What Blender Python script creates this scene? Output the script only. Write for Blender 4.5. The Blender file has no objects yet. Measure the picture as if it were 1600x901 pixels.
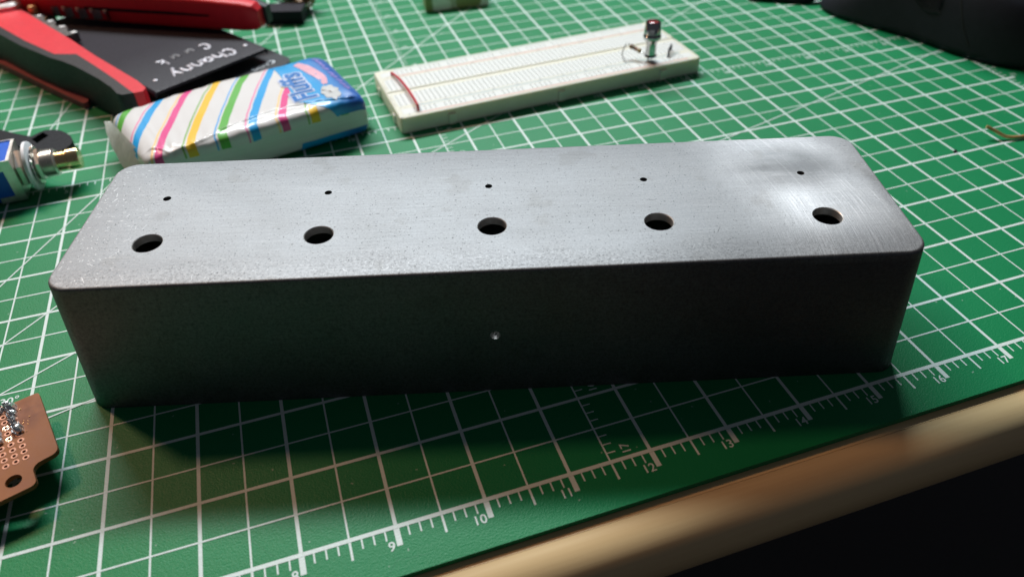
import bpy, bmesh, math, random
from mathutils import Vector, Matrix, Euler, Quaternion

random.seed(7)
IN = 0.0254                      # everything below is laid out in inches on the mat's own ruler
scene = bpy.context.scene
C = scene.collection

# ------------------------------------------------------------------ camera
cam_d = bpy.data.cameras.new('camera')
cam = bpy.data.objects.new('camera', cam_d)
C.objects.link(cam)
cam.location = Vector((8.93064623, -4.64115385, 7.20845486)) * IN
cam.matrix_world = Matrix.Translation(cam.location) @ (
    Matrix.Rotation(-0.302575112, 4, 'Z') @ Matrix.Rotation(0.853412696, 4, 'X') @ Matrix.Rotation(-0.0294766577, 4, 'Z'))
cam_d.sensor_width = 36
cam_d.lens = 36 * 1182.77816 / 1600
cam_d.clip_start = 0.005
cam_d.clip_end = 20
cam_d.dof.use_dof = True
cam_d.dof.focus_distance = 9.7 * IN
cam_d.dof.aperture_fstop = 10.5
scene.camera = cam
scene.render.resolution_x, scene.render.resolution_y = 1024, 576

# ------------------------------------------------------------------ world and lamps
w = bpy.data.worlds.new('World')
scene.world = w
w.use_nodes = True
w.node_tree.nodes['Background'].inputs['Color'].default_value = (0.80, 0.86, 1.0, 1)
w.node_tree.nodes['Background'].inputs['Strength'].default_value = 0.055

def lamp_aim(o, target):
    d = Vector(target) * IN - o.location
    o.rotation_euler = d.to_track_quat('-Z', 'Y').to_euler()

ld = bpy.data.lights.new('ceiling_tube', 'AREA')
ld.shape = 'RECTANGLE'
ld.size, ld.size_y = 46 * IN, 4 * IN
ld.energy = 34.0
ld.color = (0.90, 0.97, 1.0)
tube = bpy.data.objects.new('ceiling_tube', ld)
C.objects.link(tube)
tube.location = Vector((15, 45, 43.5)) * IN
lamp_aim(tube, (11, 3, 0))

wd = bpy.data.lights.new('warm_bulb', 'POINT')
wd.energy = 28.0
wd.color = (1.0, 0.55, 0.30)
wd.shadow_soft_size = 3.2 * IN
warm = bpy.data.objects.new('warm_bulb', wd)
C.objects.link(warm)
warm.location = Vector((-14, 36, 48)) * IN

vs = scene.view_settings
vs.view_transform = 'Standard'
vs.look = 'None'
vs.exposure = 0.0
vs.gamma = 1.0
vs.use_curve_mapping = False
scene.render.engine = 'CYCLES'
scene.cycles.max_bounces = 8

# ------------------------------------------------------------------ node helper
class NT:
    def __init__(self, name):
        self.m = bpy.data.materials.new(name)
        self.m.use_nodes = True
        self.t = self.m.node_tree
        self.b = self.t.nodes['Principled BSDF']
    def n(self, typ, **kw):
        nd = self.t.nodes.new(typ)
        for k, v in kw.items():
            setattr(nd, k, v)
        return nd
    def put(self, sock, v):
        if isinstance(v, bpy.types.NodeSocket):
            self.t.links.new(v, sock)
        elif isinstance(v, (tuple, list)) and len(v) == 3 and sock.type == 'RGBA':
            sock.default_value = (*v, 1)
        else:
            sock.default_value = v
    def set(self, **kw):
        for k, v in kw.items():
            self.put(self.b.inputs[k.replace('_', ' ')], v)
        return self
    def math(self, op, a, b=0.0, c=0.0, clamp=False):
        nd = self.n('ShaderNodeMath', operation=op, use_clamp=clamp)
        self.put(nd.inputs[0], a); self.put(nd.inputs[1], b); self.put(nd.inputs[2], c)
        return nd.outputs[0]
    def vmath(self, op, a, b=(0, 0, 0)):
        nd = self.n('ShaderNodeVectorMath', operation=op)
        self.put(nd.inputs[0], a)
        if op == 'SCALE':
            self.put(nd.inputs['Scale'], b)
        else:
            self.put(nd.inputs[1], b)
        return nd.outputs[0] if op not in ('LENGTH', 'DISTANCE', 'DOT_PRODUCT') else nd.outputs[1]
    def co(self, sx=1.0, sy=1.0, sz=1.0):          # object coordinates in inches, scaled
        if not hasattr(self, '_co'):
            self._co = self.vmath('SCALE', self.n('ShaderNodeTexCoord').outputs['Object'], 1 / IN)
        if (sx, sy, sz) == (1, 1, 1):
            return self._co
        return self.vmath('MULTIPLY', self._co, (sx, sy, sz))
    def xyz(self, v):
        nd = self.n('ShaderNodeSeparateXYZ'); self.put(nd.inputs[0], v)
        return nd.outputs
    def comb(self, x, y, z):
        nd = self.n('ShaderNodeCombineXYZ')
        for i, q in enumerate((x, y, z)):
            self.put(nd.inputs[i], q)
        return nd.outputs[0]
    def noise(self, vec, scale, detail=2.0, rough=0.5, out=0):
        nd = self.n('ShaderNodeTexNoise')
        self.put(nd.inputs['Vector'], vec); nd.inputs['Scale'].default_value = scale
        nd.inputs['Detail'].default_value = detail; nd.inputs['Roughness'].default_value = rough
        return nd.outputs[out]
    def rng(self, v, a, b, c=0.0, d=1.0):
        nd = self.n('ShaderNodeMapRange')
        self.put(nd.inputs[0], v)
        for i, q in enumerate((a, b, c, d)):
            nd.inputs[i + 1].default_value = q
        return nd.outputs[0]
    def smooth(self, v, a, b):
        nd = self.n('ShaderNodeMapRange', interpolation_type='SMOOTHSTEP')
        self.put(nd.inputs[0], v); nd.inputs[1].default_value = a; nd.inputs[2].default_value = b
        return nd.outputs[0]
    def mix(self, f, a, b):
        nd = self.n('ShaderNodeMix', data_type='RGBA')
        self.put(nd.inputs[0], f); self.put(nd.inputs[6], a); self.put(nd.inputs[7], b)
        return nd.outputs[2]
    def vmix(self, f, a, b):
        nd = self.n('ShaderNodeMix', data_type='VECTOR')
        self.put(nd.inputs[0], f); self.put(nd.inputs[4], a); self.put(nd.inputs[5], b)
        return nd.outputs[1]
    def bump(self, h, strength, dist, normal=None):
        nd = self.n('ShaderNodeBump')
        self.put(nd.inputs['Height'], h)
        nd.inputs['Strength'].default_value = strength
        nd.inputs['Distance'].default_value = dist * IN
        if normal is not None:
            self.put(nd.inputs['Normal'], normal)
        return nd.outputs[0]
    def flecks(self, vec2, scale, length, width, keep, ang0=0.0, ang1=6.283):
        """short straight marks: one per voronoi cell, each with its own direction"""
        vo = self.n('ShaderNodeTexVoronoi', voronoi_dimensions='2D', feature='F1')
        self.put(vo.inputs['Vector'], vec2); vo.inputs['Scale'].default_value = scale
        sep = self.n('ShaderNodeSeparateColor'); self.put(sep.inputs[0], vo.outputs['Color'])
        loc = self.vmath('SUBTRACT', self.vmath('SCALE', vec2, scale), vo.outputs['Position'])
        loc = self.vmath('SUBTRACT', vec2, vo.outputs['Position'])
        rot = self.n('ShaderNodeVectorRotate', rotation_type='Z_AXIS')
        self.put(rot.inputs['Vector'], loc)
        self.put(rot.inputs['Angle'], self.rng(sep.outputs[0], 0, 1, ang0, ang1))
        x, y, _ = self.xyz(rot.outputs[0])
        ln = self.math('LESS_THAN', self.math('ABSOLUTE', x), self.math('MULTIPLY', sep.outputs[1], length))
        wd_ = self.math('LESS_THAN', self.math('ABSOLUTE', y), width)
        kp = self.math('LESS_THAN', sep.outputs[2], keep)
        return self.math('MULTIPLY', self.math('MULTIPLY', ln, wd_), kp)

def simple(name, col, rough=0.5, metal=0.0, bump=None, vary=0.12, coat=0.0, spec=0.5):
    """plain material with slight mottling and a fine grain"""
    t = NT(name)
    nz = t.noise(t.co(), 6.0, 4.0, 0.6)
    lo = tuple(c * (1 - vary) for c in col); hi = tuple(min(1, c * (1 + vary)) for c in col)
    t.set(Base_Color=t.mix(t.rng(nz, 0.3, 0.7), lo, hi), Metallic=metal,
          Roughness=t.rng(t.noise(t.co(), 22.0, 3.0), 0.3, 0.7, rough * 0.85, min(1, rough * 1.15)),
          Specular_IOR_Level=spec, Coat_Weight=coat, Coat_Roughness=0.15)
    if bump:
        t.set(Normal=t.bump(t.noise(t.co(), bump[0], 2.0), bump[1], bump[2]))
    return t.m

# ------------------------------------------------------------------ mesh helpers (inches in, metres out)
def finish(name, bm, mat, parent=None, angle=35, loc=None, recalc=True):
    if recalc:
        bmesh.ops.recalc_face_normals(bm, faces=bm.faces)
    for v in bm.verts:
        v.co *= IN
    me = bpy.data.meshes.new(name)
    bm.to_mesh(me); bm.free()
    me.materials.append(mat)
    if angle:
        me.shade_smooth(); me.set_sharp_from_angle(angle=math.radians(angle))
    o = bpy.data.objects.new(name, me)
    C.objects.link(o)
    if parent: o.parent = parent
    if loc: o.location = Vector(loc) * IN
    return o

def thing(name, label, cat, loc=(0, 0, 0), rot=(0, 0, 0), group=None):
    o = bpy.data.objects.new(name, None)
    o.empty_display_size = 0.01
    C.objects.link(o)
    o.location = Vector(loc) * IN
    o.rotation_euler = rot
    return tag(o, label, cat, group)

def tag(o, label, cat, group=None):
    o['label'] = label; o['category'] = cat
    if group: o['group'] = group
    return o

def NB(): return bmesh.new()

def add_ring_loft(bm, rings, cap0=True, cap1=True):
    vs_ = [[bm.verts.new(p) for p in r] for r in rings]
    n = len(rings[0])
    for a, b in zip(vs_, vs_[1:]):
        for i in range(n):
            bm.faces.new((a[i], a[(i + 1) % n], b[(i + 1) % n], b[i]))
    if cap0: bm.faces.new(vs_[0][::-1])
    if cap1: bm.faces.new(vs_[-1])
    return vs_

def rrect(L, W, r, n=8, cx=0, cy=0):
    out = []
    for sx, sy, a0 in ((1, 1, 0), (-1, 1, 90), (-1, -1, 180), (1, -1, 270)):
        for k in range(n + 1):
            a = math.radians(a0 + 90 * k / n)
            out.append((cx + sx * (L / 2 - r) + r * math.cos(a), cy + sy * (W / 2 - r) + r * math.sin(a)))
    return out

def bevel_sharp(bm, width, segs=2, min_angle=30):
    es = [e for e in bm.edges if len(e.link_faces) == 2 and e.calc_face_angle(0) > math.radians(min_angle)]
    if es:
        bmesh.ops.bevel(bm, geom=es, offset=width, segments=segs, profile=0.5, affect='EDGES', clamp_overlap=True)

def add_box(bm, lo, hi):
    (x0, y0, z0), (x1, y1, z1) = lo, hi
    return add_ring_loft(bm, [[(x0, y0, z), (x1, y0, z), (x1, y1, z), (x0, y1, z)] for z in (z0, z1)])

def add_prism(bm, pts, z0, z1):
    if sum(a[0] * b[1] - b[0] * a[1] for a, b in zip(pts, pts[1:] + pts[:1])) < 0:
        pts = pts[::-1]
    return add_ring_loft(bm, [[(x, y, z) for x, y in pts] for z in (z0, z1)])

def add_lathe(bm, prof, n=32, origin=(0, 0, 0), axis=(0, 0, 1)):
    """prof: list of (radius, height) along the axis"""
    q = Vector((0, 0, 1)).rotation_difference(Vector(axis).normalized())
    o = Vector(origin)
    rings = []
    for r, h in prof:
        r = max(r, 1e-4)
        rings.append([o + q @ Vector((r * math.cos(2 * math.pi * k / n), r * math.sin(2 * math.pi * k / n), h)) for k in range(n)])
    return add_ring_loft(bm, rings)

def add_tube(bm, path, r, n=10):
    path = [Vector(p) for p in path]
    rr = r if isinstance(r, (list, tuple)) else [r] * len(path)
    rings = []
    up = Vector((0.13, 0.21, 1)).normalized()
    for i, p in enumerate(path):
        t = (path[min(i + 1, len(path) - 1)] - path[max(i - 1, 0)]).normalized()
        a = t.cross(up)
        if a.length < 1e-3: a = t.cross(Vector((1, 0, 0)))
        a.normalize(); b = t.cross(a)
        rings.append([p + rr[i] * (math.cos(2 * math.pi * k / n) * a + math.sin(2 * math.pi * k / n) * b) for k in range(n)])
    return add_ring_loft(bm, rings)

def spline(pts, n=8):
    P = [Vector(p) for p in pts]
    P = [2 * P[0] - P[1]] + P + [2 * P[-1] - P[-2]]
    out = []
    for i in range(1, len(P) - 2):
        a, b, c, d = P[i - 1:i + 3]
        for k in range(n):
            t = k / n
            out.append(0.5 * (2 * b + (c - a) * t + (2 * a - 5 * b + 4 * c - d) * t * t + (3 * b - a - 3 * c + d) * t ** 3))
    out.append(P[-2])
    return out

def quad(bm, x0, y0, x1, y1, z):
    bm.faces.new([bm.verts.new(p) for p in ((x0, y0, z), (x1, y0, z), (x1, y1, z), (x0, y1, z))])

def line_quad(bm, a, b, wd_, z):
    a, b = Vector((*a, 0)), Vector((*b, 0))
    d = (b - a).normalized(); nn = Vector((-d.y, d.x, 0)) * wd_ / 2
    bm.faces.new([bm.verts.new((p.x, p.y, z)) for p in (a - nn, b - nn, b + nn, a + nn)])

def text_mesh(s, size, align='CENTER', extrude=0.0, offset=0.0, shear=0.0, res=3):
    cu = bpy.data.curves.new('t', 'FONT')
    cu.body = s; cu.size = size; cu.align_x = align; cu.extrude = extrude
    cu.offset = offset; cu.shear = shear; cu.resolution_u = res
    o = bpy.data.objects.new('t', cu)
    C.objects.link(o)
    bpy.context.view_layer.update()
    me = o.evaluated_get(bpy.context.evaluated_depsgraph_get()).to_mesh()
    V = [v.co.copy() for v in me.vertices]; F = [tuple(p.vertices) for p in me.polygons]
    o.to_mesh_clear(); bpy.data.objects.remove(o); bpy.data.curves.remove(cu)
    return V, F

def add_text(bm, s, size, fn, **kw):
    V, F = text_mesh(s, size, **kw)
    vv = [bm.verts.new(fn(v)) for v in V]
    for f in F:
        try: bm.faces.new([vv[i] for i in f])
        except ValueError: pass

def place2(x, y, z, ang=0.0):
    c, s = math.cos(ang), math.sin(ang)
    return lambda v: (x + c * v.x - s * v.y, y + s * v.x + c * v.y, z + v.z)

# ------------------------------------------------------------------ materials
def mat_mat():
    t = NT('mat_green_vinyl')
    c = t.co()
    big = t.noise(c, 0.35, 3.0); fine = t.noise(c, 45.0, 2.0)
    col = t.mix(t.rng(big, 0.3, 0.7), (0.005, 0.188, 0.064), (0.008, 0.212, 0.078))
    col = t.mix(t.math('MULTIPLY', t.smooth(t.noise(c, 13.0, 5.0, 0.75), 0.62, 0.8), 0.35), col, (0.035, 0.25, 0.12))
    xy = t.comb(t.xyz(c)[0], t.xyz(c)[1], 0.0)
    cut = t.flecks(xy, 1.6, 0.34, 0.0035, 0.35)
    dust = t.flecks(xy, 4.0, 0.02, 0.008, 0.12)
    col = t.mix(t.math('MULTIPLY', cut, 0.35), col, (0.008, 0.09, 0.05))
    col = t.mix(t.math('MULTIPLY', dust, 0.5), col, (0.4, 0.5, 0.45))
    t.set(Base_Color=col, Roughness=t.rng(fine, 0.3, 0.7, 0.40, 0.52), Specular_IOR_Level=0.22)
    h = t.math('ADD', t.noise(c, 44.0, 2.0, 0.6), t.math('MULTIPLY', t.noise(c, 18.0, 2.0), 0.4))
    t.set(Normal=t.bump(h, 0.5, 0.010))
    return t.m

def mat_print():
    t = NT('mat_print_white')
    c = t.co()
    wear = t.smooth(t.noise(c, 9.0, 6.0, 0.8), 0.60, 0.78)
    col = t.mix(t.math('MULTIPLY', wear, 0.35), (0.62, 0.72, 0.70), (0.10, 0.36, 0.24))
    h = t.noise(c, 34.0, 2.0, 0.6)
    t.set(Base_Color=col, Roughness=0.55, Specular_IOR_Level=0.3, Normal=t.bump(h, 0.4, 0.012))
    return t.m

def mat_aluminium():
    t = NT('cast_aluminium')
    c = t.co()
    x, y, z = t.xyz(c)
    xy = t.comb(x, y, 0.0)
    # area near the right end was sanded across, in slight arcs
    wob = t.math('MULTIPLY', t.math('SUBTRACT', t.noise(c, 1.1, 3.0), 0.5), 1.1)
    xa = t.math('ADD', x, t.math('MULTIPLY', t.math('MULTIPLY', y, y), 0.10))
    xa = t.math('ADD', xa, t.math('MULTIPLY', y, 0.14))
    cross = t.math('MULTIPLY', t.smooth(t.math('ADD', xa, wob), 2.8, 4.0),
                   t.math('SUBTRACT', 1.0, t.smooth(t.math('ADD', xa, wob), 4.5, 5.0)))
    isTop = t.smooth(z, 1.70, 1.78)
    cross = t.math('MULTIPLY', cross, isTop)
    along = t.noise(t.comb(t.math('MULTIPLY', x, 1.3), t.math('MULTIPLY', y, 55.0), t.math('MULTIPLY', z, 55.0)), 1.0, 3.0, 0.7)
    across = t.noise(t.comb(t.math('MULTIPLY', xa, 42.0), t.math('MULTIPLY', y, 1.3), 3.0), 1.0, 3.0, 0.75)
    mott = t.noise(c, 1.3, 5.0, 0.65)
    grain = t.noise(c, 70.0, 2.0, 0.6)
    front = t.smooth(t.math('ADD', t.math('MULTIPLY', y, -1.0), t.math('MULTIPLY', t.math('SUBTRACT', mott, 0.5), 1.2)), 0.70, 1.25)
    ends = t.smooth(t.math('ADD', t.math('MULTIPLY', t.math('SUBTRACT', 1.0, t.smooth(x, -4.9, -3.6)), 1.0), t.math('MULTIPLY', t.smooth(x, 4.3, 5.0), 0.6)), 0.1, 1.0)
    edge = t.math('MAXIMUM', ends, t.math('MULTIPLY', front, 0.4))
    fl1 = t.flecks(xy, 7.0, 0.055, 0.0026, 0.30)
    fl2 = t.flecks(t.vmath('ADD', xy, (3.7, 1.2, 0)), 17.0, 0.020, 0.0026, 0.40)
    fl = t.math('MULTIPLY', t.math('MAXIMUM', fl1, fl2), t.math('MULTIPLY', isTop, t.rng(edge, 0, 1, 0.10, 0.75)))
    pit1 = t.flecks(t.vmath('ADD', xy, (8.3, 4.1, 0)), 9.0, 0.014, 0.005, 0.40)
    pit2 = t.flecks(t.vmath('ADD', xy, (1.3, 9.1, 0)), 18.0, 0.008, 0.0032, 0.6)
    lng = t.flecks(t.vmath('ADD', xy, (5.5, 2.1, 0)), 1.2, 0.09, 0.003, 0.22)
    pit = t.math('MULTIPLY', t.math('MAXIMUM', lng, t.math('MAXIMUM', pit1, pit2)), isTop)
    pit = t.math('MULTIPLY', pit, t.math('SUBTRACT', 1.0, t.math('MULTIPLY', cross, 0.7)))
    stain = t.smooth(t.noise(t.vmath('ADD', c, (2.0, 7.0, 0)), 1.7, 3.0, 0.55), 0.60, 0.66)
    col = t.mix(t.rng(mott, 0.3, 0.7), (0.176, 0.181, 0.188), (0.216, 0.222, 0.229))
    col = t.mix(t.math('MULTIPLY', stain, 0.2), col, (0.125, 0.12, 0.112))
    spk = t.math('ADD', 0.5, t.math('MULTIPLY', t.math('SUBTRACT', t.noise(c, 38.0, 3.0, 0.8), 0.5), t.rng(isTop, 0, 1, 0.35, 1.0)))
    col = t.mix(t.rng(spk, 0.35, 0.65, 0.0, 0.3), col, t.vmath('SCALE', col, 1.32))
    col = t.mix(t.rng(spk, 0.62, 0.40, 0.0, 0.25), col, t.vmath('SCALE', col, 0.70))
    rough_g = t.noise(c, 30.0, 4.0, 0.85)
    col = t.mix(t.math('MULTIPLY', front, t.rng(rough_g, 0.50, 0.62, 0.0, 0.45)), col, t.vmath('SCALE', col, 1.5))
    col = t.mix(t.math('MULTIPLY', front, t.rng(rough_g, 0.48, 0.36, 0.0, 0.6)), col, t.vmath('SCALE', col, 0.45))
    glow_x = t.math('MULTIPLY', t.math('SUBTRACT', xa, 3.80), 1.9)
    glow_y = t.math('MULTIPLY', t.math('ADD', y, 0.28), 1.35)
    painted_sheen = t.smooth(t.math('SUBTRACT', 1.0, t.vmath('LENGTH', t.comb(glow_x, glow_y, 0.0))), 0.0, 0.8)  # highlight of the cross-sanded metal, painted into the colour
    col = t.mix(t.math('MULTIPLY', painted_sheen, t.rng(across, 0.3, 0.65, 0.25, 1.0)), col, t.vmath('SCALE', col, 1.45))
    col = t.mix(t.rng(along, 0.30, 0.70, 0.0, 0.6), t.vmath('SCALE', col, 0.92), t.vmath('SCALE', col, 1.16))
    col = t.mix(cross, col, t.vmath('SCALE', col, 1.45))
    col = t.mix(t.math('MULTIPLY', t.math('MULTIPLY', cross, t.smooth(across, 0.50, 0.78)), 0.55), col, (0.52, 0.52, 0.53))
    col = t.mix(t.math('MULTIPLY', pit, 0.62), col, (0.03, 0.03, 0.03))
    col = t.mix(t.math('MULTIPLY', fl, 0.6), col, (0.60, 0.60, 0.60))
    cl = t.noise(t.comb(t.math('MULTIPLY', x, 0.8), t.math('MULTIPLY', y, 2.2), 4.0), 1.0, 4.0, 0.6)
    sheen_dip = t.math('MULTIPLY', t.smooth(t.math('SUBTRACT', 1.0, t.vmath('LENGTH', t.comb(t.math('MULTIPLY', t.math('SUBTRACT', x, 3.9), 0.9), t.math('MULTIPLY', t.math('SUBTRACT', y, 0.55), 1.25), 0.0))), 0.15, 0.75), t.rng(cl, 0.3, 0.6, 0.3, 1.0))  # darker colour painted where the brushed sheen drops off
    sheen_dip2 = t.math('MULTIPLY', t.smooth(x, 1.2, 3.2), t.smooth(t.math('MULTIPLY', y, -1.0), 0.5, 1.1))  # same painted loss of sheen along the front right
    col = t.mix(t.math('MULTIPLY', sheen_dip, 0.66), col, (0.05, 0.053, 0.056))
    col = t.mix(t.math('MULTIPLY', sheen_dip2, 0.42), col, (0.075, 0.077, 0.08))
    ro = t.rng(mott, 0.3, 0.7, 0.56, 0.64)
    ro = t.math('SUBTRACT', ro, t.math('MULTIPLY', fl, 0.12))
    h = t.math('ADD', t.math('MULTIPLY', along, t.math('SUBTRACT', 1.0, cross)), t.math('MULTIPLY', t.math('MULTIPLY', across, cross), 1.8))
    h = t.math('ADD', h, t.math('MULTIPLY', grain, t.rng(edge, 0, 1, 0.2, 0.9)))
    h = t.math('SUBTRACT', h, t.math('MULTIPLY', pit, 0.6))
    tan = t.vmix(t.smooth(xa, 2.6, 3.8), (1.0, 0.0, 0.0), (0.97, 0.24, 0.0))
    vt = t.n('ShaderNodeVectorTransform', vector_type='VECTOR', convert_from='OBJECT', convert_to='WORLD')
    t.put(vt.inputs[0], tan)
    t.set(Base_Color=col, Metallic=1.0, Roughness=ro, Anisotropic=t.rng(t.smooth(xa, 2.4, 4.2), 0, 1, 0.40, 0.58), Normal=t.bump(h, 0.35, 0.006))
    t.put(t.b.inputs['Tangent'], vt.outputs[0])
    return t.m

def mat_wood():
    t = NT('varnished_pine')
    c = t.co()
    g = t.noise(t.co(0.25, 6.0, 6.0), 1.0, 5.0, 0.6)
    g2 = t.noise(t.co(0.8, 30.0, 30.0), 1.0, 3.0, 0.6)
    f = t.math('ADD', t.math('MULTIPLY', g, 0.75), t.math('MULTIPLY', g2, 0.25))
    t.set(Base_Color=t.mix(t.rng(f, 0.35, 0.65), (0.62, 0.435, 0.22), (0.69, 0.51, 0.27)),
          Roughness=0.36, Normal=t.bump(g2, 0.12, 0.004), Coat_Weight=0.25, Coat_Roughness=0.25)
    return t.m

M = {}
M['mat'] = mat_mat(); M['print'] = mat_print(); M['alu'] = mat_aluminium(); M['wood'] = mat_wood()
M['floor'] = simple('dark_floor', (0.045, 0.045, 0.048), 0.9)
M['abs'] = simple('ivory_plastic', (0.66, 0.66, 0.55), 0.42, bump=(60, 0.1, 0.003), vary=0.03)
for m_ in (M['abs'],):
    b_ = m_.node_tree.nodes['Principled BSDF']; b_.inputs['Subsurface Weight'].default_value = 0.3; b_.inputs['Subsurface Radius'].default_value = (0.008, 0.007, 0.004); b_.inputs['Subsurface Scale'].default_value = 0.7
M['abs_tie'] = simple('ivory_plastic_holes', (0.64, 0.67, 0.65), 0.5, vary=0.03)
M['red_line'] = simple('red_rail_ink', (0.66, 0.30, 0.29), 0.5)
M['blue_line'] = simple('blue_rail_ink', (0.30, 0.46, 0.56), 0.5)
M['grey_ink'] = simple('grey_ink', (0.22, 0.23, 0.23), 0.5)
M['red_wire'] = simple('red_wire_insulation', (0.50, 0.012, 0.03), 0.35)
M['black_wire'] = simple('black_wire_insulation', (0.012, 0.013, 0.018), 0.35)
M['chrome'] = simple('chrome', (0.52, 0.53, 0.53), 0.08, 1.0, vary=0.03)
M['nickel'] = simple('nickel_plate', (0.74, 0.71, 0.66), 0.34, 1.0, bump=(40, 0.15, 0.004))
M['brass'] = simple('polished_brass_nickel', (0.86, 0.64, 0.34), 0.2, 1.0, vary=0.03)
M['tin'] = simple('tinned_lead', (0.62, 0.62, 0.60), 0.28, 1.0)
M['solder'] = simple('solder', (0.78, 0.79, 0.80), 0.26, 1.0, bump=(18, 0.6, 0.02))
M['copper'] = simple('copper_pad', (0.50, 0.28, 0.20), 0.6, 0.7)
M['copper_wire'] = simple('bare_copper_wire', (0.72, 0.40, 0.17), 0.4, 0.6, bump=(30, 0.4, 0.01), vary=0.3)
M['red_lens'] = simple('red_lens', (0.22, 0.03, 0.03), 0.12, coat=0.6)
M['rubber'] = simple('black_rubber', (0.008, 0.010, 0.014), 0.55, bump=(50, 0.2, 0.005), spec=0.14)
M['grip'] = simple('charcoal_grip', (0.022, 0.024, 0.029), 0.5, bump=(60, 0.2, 0.004), spec=0.25)
M['red_grip'] = simple('red_grip', (0.62, 0.018, 0.030), 0.42, bump=(60, 0.12, 0.003), vary=0.05, spec=0.3)
M['shaded_red'] = simple('shaded_red_plastic', (0.30, 0.06, 0.075), 0.5)  # handle red darkened to paint in the shadow under the grip
M['steel'] = simple('dark_tool_steel', (0.20, 0.19, 0.18), 0.35, 1.0, bump=(30, 0.2, 0.004), vary=0.25)
M['bright_steel'] = simple('bright_steel', (0.80, 0.79, 0.78), 0.42, 1.0)
M['case'] = simple('black_plastic_cover', (0.014, 0.011, 0.018), 0.5, spec=0.14, bump=(90, 0.12, 0.002))
M['case2'] = simple('black_plastic_body', (0.022, 0.025, 0.031), 0.36)
M['silver_ink'] = simple('silver_paint_marker', (0.46, 0.45, 0.50), 0.4, 0.2, vary=0.35)
M['faded_ink'] = simple('faded_paint_marker', (0.12, 0.12, 0.135), 0.45, vary=0.4)
M['white_ink'] = simple('white_print', (0.80, 0.84, 0.88), 0.5)
M['blue_plastic'] = simple('blue_switch_plastic', (0.004, 0.105, 0.60), 0.35, vary=0.05)
M['white_nylon'] = simple('white_nylon', (0.80, 0.82, 0.85), 0.45, vary=0.05)
M['mouse'] = simple('matte_black_mouse', (0.012, 0.014, 0.020), 0.5, bump=(110, 0.25, 0.003), spec=0.22)
M['seam_black'] = simple('seam_black', (0.004, 0.004, 0.005), 0.6)
M['mouse_button'] = simple('glossy_black_button', (0.012, 0.013, 0.016), 0.3)
M['phenolic'] = None
M['stone'] = None
M['toroid'] = simple('tan_winding', (0.30, 0.16, 0.07), 0.4, bump=(14, 0.5, 0.02), vary=0.3)

# ------------------------------------------------------------------ floor and table
bm = NB(); quad(bm, -120, -90, 150, 110, -29.0)
fl = finish('floor', bm, M['floor'], angle=None); fl['kind'] = 'structure'

TZ = -0.085
table = thing('work_table', 'varnished pale wood table with a rounded front edge under the green mat', 'table', (11, 8, TZ))
bm = NB()
add_box(bm, (-26, -8.665, -1.0), (36, 30, 0))
finish('table_top', bm, M['wood'], table, angle=None)
bm = NB()
prof = []
R_ = 0.44
prof.append((-8.67, 0.0)); prof.append((-8.70, -0.004))
for k in range(0, 19):
    a = math.radians(90 + 10 * k)
    prof.append((-8.74 + R_ * 0.98 * math.cos(a) , -0.006 - R_ + R_ * math.sin(a)))
prof.append((-8.67, -0.006 - 2 * R_))
prof = [(y, z) for y, z in prof]
add_ring_loft(bm, [[(x, y, z) for y, z in prof] for x in (-26, -8, -4, 0, 4, 8, 16, 36)])
finish('edge_strip', bm, M['wood'], table, angle=40)

# ------------------------------------------------------------------ cutting mat
mat = thing('cutting_mat', 'green cutting mat printed with a white inch grid, numbers and angle lines', 'cutting mat', (11.5, 8.5, 0))
ox, oy = 11.5, 8.5
bm = NB()
vs_ = add_prism(bm, rrect(24.24, 18.14, 0.45, 6), -0.08, 0.0)
finish('mat_sheet', bm, M['mat'], mat, angle=30)
bm = NB()
for i in range(0, 47):                       # columns every half inch
    x = i * 0.5
    wd_ = 0.041 if i % 2 == 0 else 0.0215
    quad(bm, x - wd_ / 2 - ox, 0 - oy, x + wd_ / 2 - ox, 17 - oy, 0.0015)
for j in range(0, 35):                       # rows every half inch
    y = j * 0.5
    wd_ = 0.041 if j % 2 == 0 else 0.0215
    if j in (0, 34): wd_ = 0.05
    quad(bm, -0.025 - ox, y - wd_ / 2 - oy, 23.025 - ox, y + wd_ / 2 - oy, 0.003)
for k in range(0, 23 * 8 + 1):               # rulers along the two long edges
    x = k / 8
    if k % 8 == 0: L_, wd_ = 0.205, 0.062
    elif k % 4 == 0: L_, wd_ = 0.215, 0.026
    else: L_, wd_ = 0.115, 0.018
    quad(bm, x - wd_ / 2 - ox, -0.026 - L_ - oy, x + wd_ / 2 - ox, -0.026 - oy, 0.0015)
    quad(bm, x - wd_ / 2 - ox, 17.026 - oy, x + wd_ / 2 - ox, 17.026 + L_ - oy, 0.0015)
    if k % 4:                                # middle ruler
        quad(bm, x - 0.008 - ox, 8.5 - 0.011 - 0.10 - oy, x + 0.008 - ox, 8.5 - 0.0115 - oy, 0.0015)
for k in range(0, 17 * 8 + 1):
    y = k / 8
    if k % 8 == 0: L_, wd_ = 0.205, 0.062
    elif k % 4 == 0: L_, wd_ = 0.215, 0.026
    else: L_, wd_ = 0.115, 0.018
    for sx in (-1, 1):
        x0 = 23.026 if sx > 0 else -0.026
        quad(bm, min(x0, x0 + sx * L_) - ox, y - wd_ / 2 - oy, max(x0, x0 + sx * L_) - ox, y + wd_ / 2 - oy, 0.003)
    if k % 4:
        quad(bm, 11.5115 - ox, y - 0.008 - oy, 11.5115 + 0.10 - ox, y + 0.008 - oy, 0.003)
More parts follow.
